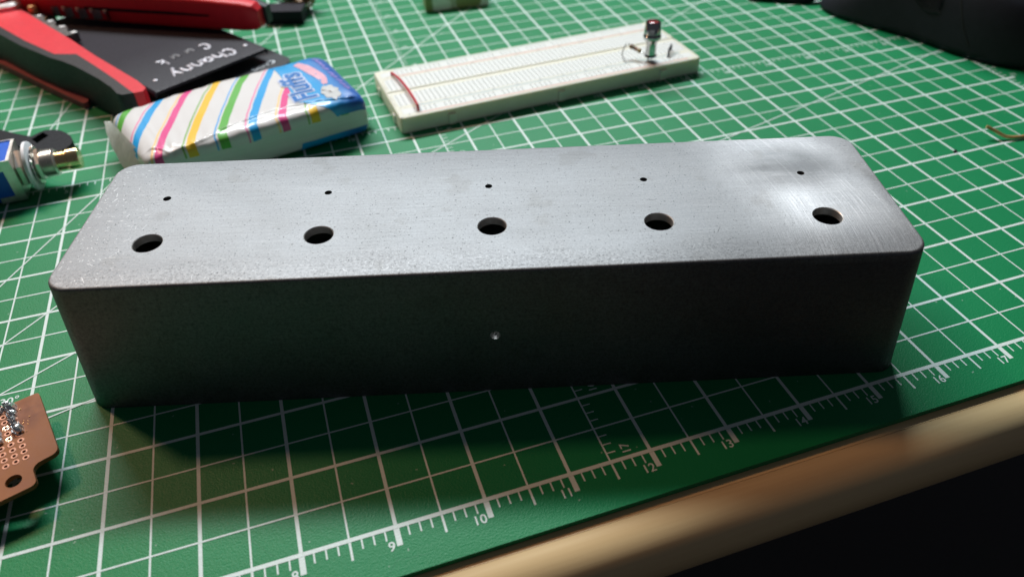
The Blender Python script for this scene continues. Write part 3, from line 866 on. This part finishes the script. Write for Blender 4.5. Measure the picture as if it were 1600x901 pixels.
# cover: top plate with down-turned long sides, open at the near end
cs = [(0.0, 0.53), (0.0, 0.60), (0.04, 0.635), (CW - 0.04, 0.635), (CW, 0.60), (CW, 0.53), (CW - 0.03, 0.53), (CW - 0.05, 0.575), (0.05, 0.575), (0.03, 0.53)]
add_ring_loft(bm, [[(x, y, z - (0.015 if y < 0.02 and z > 0.5 else 0)) for x, z in cs] for y in (0.0, 0.05, 2.0, 5.2)])
scov = finish('slide_cover', bm, M['case'], calc)
for xx in (0.29, CW - 0.22):
    bm = NB(); add_lathe(bm, [(0.045, -0.005), (0.045, 0.008), (0.03, 0.018), (0.0, 0.021)], 16, (xx, 0.46, 0.635)); finish('rivet', bm, M['silver_ink'], scov)
# brand lettering on the protruding lip and the hand lettering on the cover, both upside down from here
bm = NB(); add_text(bm, 'CASIO', 0.20, place2(CW + 0.04, -0.05, 0.3625, math.pi), align='LEFT', offset=0.005); finish('brand_lettering', bm, M['white_ink'], cbody, angle=None, recalc=False)

GL = {  # strokes of a hand-drawn alphabet in a 1 x 1 cell, y up
    'C': [[(.85, .85), (.45, 1.0), (.1, .6), (.2, .15), (.6, .0), (.85, .2)]],
    'h': [[(.1, 1.0), (.1, .0)], [(.1, .4), (.5, .6), (.75, .4), (.75, .0)]],
    'a': [[(.75, .55), (.3, .6), (.1, .3), (.35, .0), (.7, .2)], [(.78, .6), (.75, .2), (.9, .0)]],
    'n': [[(.1, .6), (.12, .0)], [(.1, .35), (.45, .62), (.75, .4), (.8, .0)]],
    'v': [[(.05, .6), (.4, .02), (.8, .62)]],
    'y': [[(.1, .62), (.45, .1)], [(.9, .65), (.2, -.45)]],
    'u': [[(.1, .6), (.2, .05), (.55, .05), (.75, .6)], [(.75, .6), (.82, .0)]],
    'k': [[(.1, 1.05), (.12, .0)], [(.7, .6), (.15, .25), (.8, -.05)]],
    'w': [[(.05, .6), (.25, .03), (.45, .5), (.65, .03), (.9, .6)]],
}
def hand(word, x, y, size, adv, rad, tilt, mats):
    for i, ch in enumerate(word):
        bm_ = NB()
        for st in GL[ch]:
            P = spline([(px_, py_, 0) for px_, py_ in st], 6) if len(st) > 2 else [Vector((*st[0], 0)), (Vector((*st[0], 0)) + Vector((*st[1], 0))) / 2, Vector((*st[1], 0))]
            Q = []
            for p in P:
                lx = i * adv + p.x * size * 0.72; ly = p.y * size + i * tilt
                Q.append((x - lx, y - ly, 0.637))          # written by someone facing the other way
            add_tube(bm_, Q, [rad * (0.8 + 0.4 * math.sin(1.7 * k + i)) for k in range(len(Q))], 6)
        for v in bm_.verts: v.co.z = 0.636 + max(0, (v.co.z - 0.636)) * 0.35
        finish('handwriting', bm_, mats[i], scov)
S_, F_ = M['silver_ink'], M['faded_ink']
hand('Channy', 2.10, 0.62, 0.34, 0.25, 0.033, 0.016, [S_] * 6)
hand('Cuuk', 1.92, 1.26, 0.29, 0.34, 0.030, 0.012, [S_, F_, F_, S_])

# ------------------------------------------------------------------ wire stripping pliers
pl = thing('wire_strippers', 'red and black handled wire stripping pliers lying open over the calculator', 'pliers', (3.0, 14.0, 0))
PO = Vector((3.0, 14.0, 0))
def rel(pts): return [(x - 3.0, y - 14.0) for x, y in pts]
def bar(bm_, A, B, secs, bulge=0.0):
    """lofted handle: secs = list of (t, half width, z low, z high) along A->B"""
    A, B = Vector((*A, 0)), Vector((*B, 0)); d = (B - A); u = d.normalized(); n = Vector((-u.y, u.x, 0))
    rings_ = []
    for t_, hw_, z0, z1, side in secs:
        c = A + d * t_ + n * side - PO
        r = min(0.16, hw_ * 0.45, (z1 - z0) * 0.3)
        ring_ = []
        for (w_, z_) in rrect(2 * hw_, z1 - z0, r, 3):
            p = c + n * w_; ring_.append((p.x, p.y, (z0 + z1) / 2 + z_))
        rings_.append(ring_)
    add_ring_loft(bm_, rings_)
def slab(bm_, top, z0, dz=0.0, bev=0.05):
    """closed bar under a top outline given as (x, y, z) points"""
    P = [Vector(p) - PO for p in top]
    if sum(a.x * b.y - b.x * a.y for a, b in zip(P, P[1:] + P[:1])) < 0: P = P[::-1]
    add_ring_loft(bm_, [[(p.x, p.y, z0) for p in P], [(p.x, p.y, p.z + dz) for p in P]])
    bevel_sharp(bm_, bev, 3, 40)
inner = [(2.5, 16.3, .96), (3.2, 15.42, .95), (3.62, 15.2, .92), (4.25, 14.08, .90), (4.86, 13.04, .87), (5.42, 12.01, .84), (5.95, 11.12, .81), (6.26, 10.60, .79), (6.41, 10.28, .77), (6.36, 10.17, .76)]
bound = [(2.3, 15.75, .96), (3.37, 14.14, .95), (3.99, 13.17, .92), (4.63, 12.30, .89), (5.05, 12.20, .86), (5.46, 11.48, .84), (5.85, 10.78, .81), (6.12, 10.25, .79), (6.20, 10.13, .77)]
bm = NB(); slab(bm, inner + bound[::-1], 0.14, 0.0, 0.045)
finish('red_handle', bm, M['red_grip'], pl, angle=50)
bm = NB()
outer = [(2.18, 15.68, .90), (3.25, 14.06, .89), (3.88, 13.09, .87), (4.54, 12.22, .86), (4.80, 11.95, .855), (5.08, 11.60, .845), (5.55, 10.89, .82), (5.80, 10.45, .80), (5.90, 10.20, .78), (6.0, 10.12, .77)]
slab(bm, outer + [(x, y - 0.004, z) for x, y, z in bound[::-1]], 0.06, 0.004, 0.07)
finish('black_grip', bm, M['grip'], pl, angle=50)
bm = NB()                                        # lower red half showing under the grip
slab(bm, [(2.6, 14.75, .16), (3.16, 13.98, .17), (3.83, 13.02, .17), (4.45, 12.15, .16), (4.98, 11.45, .14), (5.05, 11.5, .14), (5.08, 11.75, .15), (4.4, 12.5, .16), (3.4, 14.0, .16)], 0.02, 0, 0.03)
finish('red_inlay', bm, M['shaded_red'], pl)
UA, UB = (2.6, 16.2), (8.78, 12.62)              # upper handle, resting on the calculator
bm = NB()
bar(bm, UA, UB, [(0.05, .22, .75, 1.25, 0.0), (0.3, .24, .72, 1.34, -.02), (0.55, .24, .68, 1.36, -.03), (0.8, .23, .66, 1.34, -.02), (0.95, .215, .66, 1.27, 0), (0.985, .19, .68, 1.22, 0), (1.0, .13, .74, 1.10, 0)])
finish('red_handle', bm, M['red_grip'], pl)
bm = NB()
bar(bm, UA, UB, [(0.45, .10, .72, 1.20, 0.25), (0.6, .16, .70, 1.26, 0.26), (0.8, .17, .68, 1.26, 0.26), (0.96, .15, .69, 1.22, 0.25), (1.012, .11, .74, 1.12, .20)])
finish('black_grip', bm, M['grip'], pl)
bm = NB()                                        # dark slot along the near side of the upper handle
uu = (Vector((*UB, 0)) - Vector((*UA, 0))); ul = uu.length; uu.normalize(); un_ = Vector((-uu.y, uu.x, 0))
def upt(t_, s_, z): p = Vector((*UA, 0)) + uu * ul * t_ + un_ * s_ - PO; return (p.x, p.y, z)
add_tube(bm, [upt(0.42, -.262, 1.0), upt(0.55, -.273, 1.0), upt(0.7, -.262, 1.0), upt(0.845, -.243, 0.985)], [0.03, 0.034, 0.034, 0.022], 8)
finish('handle_slot', bm, M['rubber'], pl)
# toothed stripping jaws between the handles, pivot off to the left
def jaw(A, B, side, n_teeth, z0, z1, flip):
    bm_ = NB(); A, B = Vector((*A, 0)), Vector((*B, 0)); d = B - A; u = d.normalized(); n = Vector((-u.y, u.x, 0)) * flip
    pts = [A, A + n * 0.30]
    pts = [A - n * 0.25, A + n * 0.10]
    for k in range(n_teeth):
        t0, t1 = (k + 0.25) / n_teeth, (k + 1.0) / n_teeth
        pts += [A + d * t0 + n * 0.10, A + d * (t0 + 0.22 / n_teeth) + n * 0.02, A + d * (t0 + 0.45 / n_teeth) + n * 0.02, A + d * t1 + n * 0.13]
    pts += [B - n * 0.25]
    add_prism(bm_, [(p.x - PO.x, p.y - PO.y) for p in pts], z0, z1)
    jw = finish('toothed_jaw', bm_, M['steel'], pl, angle=20)
    for k in range(n_teeth):
        t1 = (k + 1.0) / n_teeth
        bm_ = NB(); q = A + d * t1 + n * 0.075 - PO - u * 0.05
        add_prism(bm_, [(q.x - u.x * .07 - n.x * .05, q.y - u.y * .07 - n.y * .05), (q.x + u.x * .045 - n.x * .05, q.y + u.y * .045 - n.y * .05), (q.x + u.x * .05 + n.x * .05, q.y + u.y * .05 + n.y * .05), (q.x - u.x * .02 + n.x * .03, q.y - u.y * .02 + n.y * .03)], z1 - 0.06, z1 + 0.012)
        bevel_sharp(bm_, 0.012); finish('jaw_tooth', bm_, M['bright_steel'], jw)
jaw((3.74, 15.08), (4.86, 13.34), 1, 4, .66, .87, 1)
jaw((4.36, 14.93), (5.58, 14.20), 1, 4, .78, .99, -1)
bm = NB(); add_lathe(bm, [(0.54, .80), (0.58, .84), (0.58, 1.02), (0.53, 1.06), (0.42, 1.065), (0.36, 1.04), (0.0, 1.04)], 40, (0.20, 1.65, 0)); pw = finish('pivot_washer', bm, M['bright_steel'], pl)
bm = NB(); add_lathe(bm, [(0.30, 1.04), (0.30, 1.10), (0.25, 1.13), (0.0, 1.14)], 32, (0.20, 1.65, 0)); finish('pivot_cap', bm, M['red_grip'], pw)
bm = NB(); add_lathe(bm, [(0.10, .7), (0.10, 0.98), (0.07, 1.02), (0.0, 1.03)], 20, (0.90, 1.02, 0)); finish('brass_screw', bm, M['copper_wire'], pl)
bm = NB(); bar(bm, (2.2, 16.0), (4.2, 14.9), [(0, .45, .3, .78, 0), (1, .18, .3, .78, 0)]); finish('jaw_block', bm, M['steel'], pl)

# ------------------------------------------------------------------ blue foot switch lying on its side
swz = 0.43
sw = thing('foot_switch', 'blue bodied foot switch with white washer and shiny threaded bushing lying on its side', 'switch', (4.30, 8.60, 0), (0, 0, math.radians(1.5)))
bm = NB(); add_box(bm, (-0.95, -0.36, 0.06), (-0.02, 0.36, 0.78)); bevel_sharp(bm, 0.02); finish('switch_body', bm, M['blue_plastic'], sw)
bm = NB()                                         # folded metal frame round the front of the body
for lo, hi in (((-0.02, -0.38, 0.04), (0.03, 0.38, 0.80)), ((-0.36, -0.385, 0.62), (-0.02, -0.36, 0.80)), ((-0.36, -0.385, 0.04), (-0.02, -0.36, 0.14)), ((-0.12, -0.385, 0.14), (-0.02, -0.36, 0.62)), ((-0.36, 0.36, 0.04), (-0.02, 0.385, 0.80))):
    add_box(bm, lo, hi)
bevel_sharp(bm, 0.008, 1); finish('metal_frame', bm, M['nickel'], sw)
def sw_lathe(nm, prof, mm, n=36):
    bm_ = NB(); add_lathe(bm_, prof, n, (0, 0, swz), (1, 0, 0)); return finish(nm, bm_, M[mm], sw)
sw_lathe('rear_nut', [(0.30, 0.03), (0.33, 0.05), (0.33, 0.12), (0.30, 0.14)], 'nickel', 6)
sw_lathe('nylon_washer', [(0.24, 0.185), (0.405, 0.19), (0.42, 0.20), (0.42, 0.245), (0.405, 0.255), (0.24, 0.26)], 'white_nylon', 48)
bm = NB()                                         # star lock washer
for k in range(40):
    pass
ring_o = [(0.30 + (0.035 if k % 2 else 0.0)) for k in range(36)]
q = Vector((0, 0, 1)).rotation_difference(Vector((1, 0, 0)))
add_ring_loft(bm, [[Vector((0, 0, swz)) + q @ Vector((ring_o[k] * math.cos(2 * math.pi * k / 36), ring_o[k] * math.sin(2 * math.pi * k / 36), h_ + (0.012 if k % 2 else 0))) for k in range(36)] for h_ in (0.275, 0.30)])
finish('lock_washer', bm, M['nickel'], sw, angle=20)
sw_lathe('front_nut', [(0.27, 0.32), (0.30, 0.335), (0.30, 0.39), (0.27, 0.405)], 'nickel', 6)
thr = [(0.18, 0.14)]
h_ = 0.15
while h_ < 0.60:
    thr += [(0.225, h_), (0.236, h_ + 0.008), (0.236, h_ + 0.014), (0.222, h_ + 0.022)]; h_ += 0.030
thr += [(0.20, 0.615), (0.15, 0.62)]
sw_lathe('threaded_bushing', thr, 'nickel', 40)
sw_lathe('plunger', [(0.10, 0.58), (0.172, 0.60), (0.172, 0.76), (0.168, 0.765), (0.168, 0.78), (0.188, 0.79), (0.188, 0.955), (0.178, 0.975), (0.0, 0.98)], 'brass', 40)
for yy in (-0.2, 0.0, 0.2):
    for zz in (0.22, 0.42, 0.62):
        bm = NB(); add_box(bm, (-1.12, yy - 0.03, zz - 0.012), (-0.94, yy + 0.03, zz + 0.012)); finish('terminal_lug', bm, M['tin'], sw)

# ------------------------------------------------------------------ black strap with slotted round end
def prism_thing(name, label, cat, pts, z0, z1, mm, bev, slots=()):
    cx = sum(p[0] for p in pts) / len(pts); cy = sum(p[1] for p in pts) / len(pts)
    bm_ = NB(); add_prism(bm_, [(x - cx, y - cy) for x, y in pts], z0, z1); bevel_sharp(bm_, bev, 2, 40)
    o = finish(name, bm_, M[mm], None, loc=(cx, cy, 0), angle=40)
    for sl in slots:
        b2 = NB(); add_prism(b2, [(x - cx, y - cy) for x, y in sl], z0 - 0.2, z1 + 0.2)
        k_ = finish('cutter', b2, M[mm], None, loc=(cx, cy, 0), angle=None)
        md = o.modifiers.new('b', 'BOOLEAN'); md.object = k_; md.operation = 'DIFFERENCE'; md.solver = 'EXACT'
        bpy.context.view_layer.update()
        me_ = bpy.data.meshes.new_from_object(o.evaluated_get(bpy.context.evaluated_depsgraph_get()))
        o.modifiers.clear(); o.data = me_; me_.shade_smooth(); me_.set_sharp_from_angle(angle=math.radians(35))
        bpy.data.objects.remove(k_)
    return tag(o, label, cat)
prism_thing('rubber_strap', 'flat black strap with a square slot and rounded end lying behind the blue switch', 'strap',
            [(2.9, 11.1), (3.0, 10.6), (3.71, 10.08), (4.07, 9.80), (4.42, 9.43), (4.58, 9.34), (4.74, 9.33), (4.88, 9.38), (4.97, 9.50), (4.99, 9.66), (4.94, 9.85), (4.84, 10.02), (4.74, 10.14), (4.62, 10.22), (4.46, 10.27), (4.36, 10.22), (4.23, 10.10), (3.94, 10.32), (3.5, 10.72)], 0.12, 0.26, 'rubber', 0.03,
            slots=[[(4.25, 9.98), (4.42, 10.20), (4.54, 10.02), (4.37, 9.78)]])

# ------------------------------------------------------------------ perfboard with solder
e1 = Vector((0.31, -0.95, 0)).normalized(); e2 = Vector((0.95, 0.31, 0)).normalized()
pang = math.atan2(e2.y, e2.x)
PZ = 0.35
pcb = thing('perfboard', 'brown perforated circuit board with copper rings and solder blobs, raised above the mat', 'circuit board', (5.26, 3.01, 0), (0, 0, pang))
# local x = e2 (to the right), local y = -e1 (away from the camera)
def mat_phenolic():
    t = NT('brown_phenolic'); c = t.co()
    nz = t.noise(c, 2.2, 4.0, 0.6); fx = t.smooth(t.noise(t.vmath('ADD', c, (1.2, 3.4, 0)), 3.0, 4.0, 0.6), 0.5, 0.68)
    near = t.smooth(t.vmath('DISTANCE', c, (-0.25, -0.28, 0.33)), 0.42, 0.12)
    col = t.mix(t.rng(nz, 0.3, 0.7), (0.235, 0.072, 0.018), (0.30, 0.106, 0.031))
    col = t.mix(t.math('MULTIPLY', fx, 0.35), col, (0.24, 0.075, 0.05))
    col = t.mix(t.math('MULTIPLY', near, t.rng(t.noise(c, 9.0, 3.0), 0.3, 0.6, 0.2, 1.0)), col, (0.16, 0.045, 0.015))
    t.set(Base_Color=col, Roughness=t.rng(nz, 0.3, 0.7, 0.42, 0.6), Specular_IOR_Level=0.3, Normal=t.bump(t.noise(c, 24.0, 3.0), 0.15, 0.006))
    return t.m
M['phenolic'] = mat_phenolic()
cn = []
def arc(cx, cy, r, a0_, a1_, n=6): return [(cx + r * math.cos(math.radians(a0_ + (a1_ - a0_) * k / n)), cy + r * math.sin(math.radians(a0_ + (a1_ - a0_) * k / n))) for k in range(n + 1)]
outl = arc(-0.04, -0.04, 0.04, 90, 0) + arc(-0.09, -1.02, 0.09, 0, -90) + [(-0.16, -1.115)] + arc(-0.20, -1.21, 0.085, 80, 180, 5)[:0] + arc(-0.19, -1.22, 0.10, 90, 180, 6) + arc(-0.36, -1.35, 0.07, 0, -90) + [(-3.2, -1.42), (-3.2, 0.0)]
bm = NB(); add_prism(bm, outl, PZ - 0.062, PZ); bevel_sharp(bm, 0.008, 1, 60)
board = finish('board', bm, M['phenolic'], pcb, angle=40)
hb = NB(); add_lathe(hb, [(0.085, PZ - 0.3), (0.085, PZ + 0.2)], 32, (-0.49, -1.225, 0))
solder_cells = {(0, i) for i in range(0, 6)} | {(1, i) for i in range(0, 2)} | {(2, 0), (2, 4), (2, 5), (2, 6), (3, 3), (3, 5)}
pads = []
for c_ in range(0, 14):
    for r_ in range(0, 10):
        x = -0.317 - 0.1025 * c_; y = -0.966 + 0.0985 * r_
        if c_ == 0 and r_ > 8 : continue
        pads.append((c_, 9 - r_, x, y))
for c_, r_, x, y in pads: add_lathe(hb, [(0.019, PZ - 0.3), (0.019, PZ + 0.2)], 10, (x, y, 0))
ho = finish('cutter', hb, M['phenolic'], pcb, angle=None)
md = board.modifiers.new('b', 'BOOLEAN'); md.object = ho; md.operation = 'DIFFERENCE'; md.solver = 'EXACT'
bpy.context.view_layer.update()
me = bpy.data.meshes.new_from_object(board.evaluated_get(bpy.context.evaluated_depsgraph_get()))
board.modifiers.clear(); board.data = me; me.shade_smooth(); me.set_sharp_from_angle(angle=math.radians(35))
bpy.data.objects.remove(ho)
def ring_mesh():
    bm_ = NB(); add_prof = [(0.020, 0.0), (0.020, 0.004), (0.036, 0.004), (0.040, 0.0)]
    n = 18; rs_ = [[bm_.verts.new((r * math.cos(2 * math.pi * k / n), r * math.sin(2 * math.pi * k / n), h)) for k in range(n)] for r, h in add_prof]
    for a, b in zip(rs_, rs_[1:]):
        for k in range(n): bm_.faces.new((a[k], b[k], b[(k + 1) % n], a[(k + 1) % n]))
    return finish('copper_ring', bm_, M['copper'], pcb, angle=None, recalc=False)
ring0 = ring_mesh(); first = True
tin_me = ring0.data.copy(); tin_me.materials.clear(); tin_me.materials.append(M['solder'])
for c_, r_, x, y in pads:
    if c_ > 5: continue
    o = ring0 if first else ring0.copy()
    if not first: C.objects.link(o)
    first = False
    if (c_, r_) in {(0, 4), (0, 3), (1, 3), (1, 5), (2, 3)} : o.data = tin_me
    o.location = Vector((x, y, PZ + 0.0005)) * IN
rnd = random.Random(3)
def blob(x, y, rx, ry, h):
    bm_ = NB()
    bmesh.ops.create_icosphere(bm_, subdivisions=3, radius=1)
    for v in bm_.verts:
        k = 1 + 0.13 * math.sin(3 * v.co.x + 5 * v.co.y + x * 31) + 0.10 * math.sin(7 * v.co.z + 4 * v.co.x + y * 17)
        v.co = Vector((x + v.co.x * rx * k, y + v.co.y * ry * k, PZ + max(-0.01, v.co.z * h * k)))
    finish('solder_blob', bm_, M['solder'], pcb)
X_ = -0.317
for x, y, rx, ry, h in ((X_ + .005, -0.50, .060, .075, .085), (X_ - .01, -0.40, .045, .06, .05), (X_ - .02, -0.30, .05, .06, .06), (X_ - .01, -0.20, .055, .07, .07), (X_ + .0, -0.10, .062, .085, .10),
                        (X_ - .02, -0.03, .055, .06, .08), (X_ - .12, -0.04, .06, .06, .07), (X_ - .20, -0.10, .055, .07, .08), (X_ - .20, -0.45, .045, .06, .06), (X_ - .21, -0.56, .05, .055, .07), (X_ - .31, -0.30, .06, .07, .08)):
    blob(x, y, rx, ry, h)
for i_ in range(9):                                # beads of flux and solder spatter
    x = -0.245 + rnd.uniform(-0.02, 0.10); y = -0.15 - rnd.uniform(0, 0.42); r_ = rnd.uniform(0.006, 0.012)
    bm_ = NB(); bmesh.ops.create_icosphere(bm_, subdivisions=2, radius=r_)
    for v in bm_.verts: v.co = v.co + Vector((x, y, PZ))
    finish('flux_bead', bm_, M['copper_wire'], pcb)
bm = NB(); add_lathe(bm, [(0.19, 0.004), (0.20, 0.02), (0.20, PZ - 0.08), (0.19, PZ - 0.064)], 28, (-1.9, -0.6, 0)); finish('capacitor', bm, M['case2'], pcb)
bm = NB(); add_box(bm, (-1.5, -0.35, 0.004), (-1.1, -0.1, PZ - 0.064)); finish('component_block', bm, M['case2'], pcb)

# ------------------------------------------------------------------ computer mouse
ms = thing('computer_mouse', 'large matte black computer mouse at the far right corner of the mat', 'computer mouse', (23.72, 8.74, 0.0), (0, 0, math.radians(113)))
# local x = towards the mouse's front; local +y is the side that faces the camera
def mouse_body():
    bm_ = NB()
    n, m = 44, 22
    Lh, Wh = 2.55, 1.38
    rings_ = []
    for j in range(m + 1):
        f = j / m                                  # 0 bottom, 1 top
        ph = f * math.pi / 2
        sc = 1.0 if f < 0.0 else (math.cos(ph) ** 0.30 if f < 1 else 0.0)
        ring_ = []
        for k in range(n):
            a = 2 * math.pi * k / n
            c, s = math.cos(a), math.sin(a)
            e = 2 / 3.8
            x = Lh * math.copysign(abs(c) ** e, c); y = Wh * math.copysign(abs(s) ** e, s)
            waist = 1 - 0.13 * math.exp(-((x - 0.3) / 1.0) ** 2)
            y *= waist
            ztop = 1.55 * (1 - 0.20 * ((x + 0.55) / 2.4) ** 2) * (0.70 if x > 1.9 else 1.0 - 0.30 * max(0, (x - 0.6) / 1.3) ** 2 if x > 0.6 else 1.0)
            flare = 1 + 0.05 * (1 - f) ** 3
            ring_.append((x * sc * flare, y * sc * flare, 0.05 + ztop * math.sin(ph) ** 0.95))
        rings_.append(ring_)
    rings_[-1] = [(p[0] * 0.001, p[1] * 0.001, rings_[-2][0][2] * 0 + 1.60) for p in rings_[-2]]
    add_ring_loft(bm_, rings_)
    return finish('mouse_shell', bm_, M['mouse'], ms, angle=None)
shell_o = mouse_body(); shell_o.data.shade_smooth()
from mathutils.bvhtree import BVHTree
mt_ = BVHTree.FromPolygons([v.co / IN for v in shell_o.data.vertices], [tuple(p.vertices) for p in shell_o.data.polygons])
def on_mouse(x, z):                              # point on the side facing the camera
    h_ = mt_.ray_cast(Vector((x, 3.0, z)), Vector((0, -1, 0)))
    return h_[0] if h_[0] is not None else Vector((x, 1.2, z))
def mouse_line(nm, xz, r_, mm):
    bm_ = NB(); add_tube(bm_, [on_mouse(p.x, p.z) for p in spline([(x, 0, z) for x, z in xz], 8)], r_, 8); finish(nm, bm_, M[mm], shell_o)
mouse_line('seam', [(-0.55, 1.35), (-0.75, 1.0), (-0.98, 0.6), (-1.25, 0.25)], 0.014, 'seam_black')
bm = NB(); prev = None
for k in range(25):
    x = -0.35 + 1.9 * k / 24; zl_ = 0.86 + 0.10 * math.sin(math.pi * k / 24) - 0.22 * math.exp(-((x + 0.1) / 0.35) ** 2)
    cur = [bm.verts.new(on_mouse(x, z) + Vector((0, 0.03, 0))) for z in (zl_, zl_ + 0.1, zl_ + 0.22, zl_ + 0.32)]
    if prev:
        for q_ in range(3): bm.faces.new((prev[q_], prev[q_ + 1], cur[q_ + 1], cur[q_]))
    prev = cur
bmesh.ops.solidify(bm, geom=bm.faces[:], thickness=0.05)
finish('side_button', bm, M['mouse_button'], shell_o)
mouse_line('seam', [(x_, 0.85 + 0.10 * math.sin(math.pi * (x_ + 0.35) / 1.9) - 0.22 * math.exp(-((x_ + 0.1) / 0.35) ** 2)) for x_ in (-0.4, -0.2, 0.0, 0.2, 0.5, 0.9, 1.3, 1.55)], 0.016, 'seam_black')

# ------------------------------------------------------------------ small things
wire_o = Vector((21.0, 4.15, 0))
bm = NB()
add_tube(bm, [Vector(p) - wire_o for p in spline([(20.84, 4.33, .20), (20.98, 4.20, .13), (21.12, 4.10, .06), (21.32, 4.03, .045), (21.6, 4.02, .04), (21.9, 4.06, .04)], 8)], 0.030, 10)
tag(finish('wire_offcut', bm, M['copper_wire'], None, loc=wire_o), 'curved bare copper wire offcut lying at the right edge of the frame', 'wire')
for i_, (x, y, lab) in enumerate(((19.98, 4.06, 'tiny dark crumb on the mat below the copper wire offcut'),)):
    bm = NB(); bmesh.ops.create_icosphere(bm, subdivisions=2, radius=0.03)
    for v in bm.verts: v.co = Vector((v.co.x * 1.3, v.co.y * 0.9, max(0.002, v.co.z + 0.016)))
    tag(finish('crumb', bm, M['black_wire'], None, loc=(x, y, 0)), lab, 'crumb')
# black terminal block and a wound coil at the top of the frame
blk = thing('plug_socket', 'small black plastic block with tan winding behind it beyond the red handle', 'component', (9.35, 14.75, 0), (0, 0, math.radians(-18)))
bm = NB(); add_box(bm, (-0.47, -0.30, 0.003), (0.47, 0.26, 0.32)); bevel_sharp(bm, 0.03); finish('block', bm, M['case'], blk)
bm = NB()
for k in range(24):
    a = 2 * math.pi * k / 24
    c = Vector((0.22 + 0.30 * math.cos(a), 0.62, 0.42 + 0.30 * math.sin(a)))
    d_ = Vector((math.cos(a), 0, math.sin(a)))
    add_tube(bm, [c + 0.13 * (math.cos(b_) * d_ + math.sin(b_) * Vector((0, 1, 0))) for b_ in [2 * math.pi * q_ / 12 for q_ in range(13)]], 0.034, 6)
finish('winding', bm, M['toroid'], blk)
bm = NB(); add_tube(bm, spline([(0.1, 0.30, 0.20), (-0.2, 0.5, 0.26), (-0.6, 0.85, 0.30), (-0.9, 1.1, 0.28)], 6), 0.03, 8); finish('lead', bm, M['black_wire'], blk)
bm = NB(); add_lathe(bm, [(0.06, 0), (0.10, 0.02), (0.10, 0.28), (0.06, 0.30)], 20, (0.02, 0.42, 0.38), (0.2, 1, 0.2)); finish('ferrule', bm, M['chrome'], blk)
# grey-green pebble-like eraser
def mat_eraser():
    t = NT('mottled_eraser'); c = t.co()
    v = t.smooth(t.noise(t.co(2.0, 1, 1), 1.4, 3.0), 0.45, 0.58)
    t.set(Base_Color=t.mix(v, (0.78, 0.84, 0.72), (0.26, 0.30, 0.10)), Roughness=0.6, Normal=t.bump(t.noise(c, 10.0, 4.0), 0.4, 0.02))
    return t.m
bm = NB(); add_box(bm, (-0.80, -0.42, 0.0), (0.80, 0.45, 0.34)); bevel_sharp(bm, 0.155, 5)
for v in bm.verts: v.co += Vector((0.02 * math.sin(5 * v.co.y), 0.03 * math.sin(3 * v.co.x), 0.0))
e_ = finish('eraser', bm, mat_eraser(), None, loc=(13.55, 14.30, 0.003)); e_.rotation_euler = (0, 0, math.radians(-6))
tag(e_, 'worn grey green eraser cut off by the top of the frame', 'eraser')
# cable behind the mouse
bm = NB(); add_tube(bm, spline([(20.5, 11.7, .10), (21.2, 11.25, .09), (21.75, 10.95, .10), (22.4, 11.1, .3)], 8), 0.09, 10)
for v in bm.verts: v.co -= Vector((21.3, 11.2, 0))
tag(finish('mouse_cable', bm, M['rubber'], None, loc=(21.3, 11.2, 0)), 'black cable end lying on the mat in front of the mouse nose', 'cable')
# slip of clear plastic beside the black block
bm = NB()
add_prism(bm, [(-0.12, -0.3), (0.06, -0.34), (0.14, 0.3), (-0.05, 0.34)], 0.0, 0.02)
t = NT('clear_plastic_slip'); t.set(Base_Color=(0.7, 0.75, 0.72), Roughness=0.12, Transmission_Weight=0.8, IOR=1.3)
o = finish('plastic_slip', bm, t.m, None, loc=(8.83, 14.62, 0.01)); o.rotation_euler = (0.25, 0, 0.2)
tag(o, 'slip of clear plastic between the red handle and the black block', 'plastic scrap')
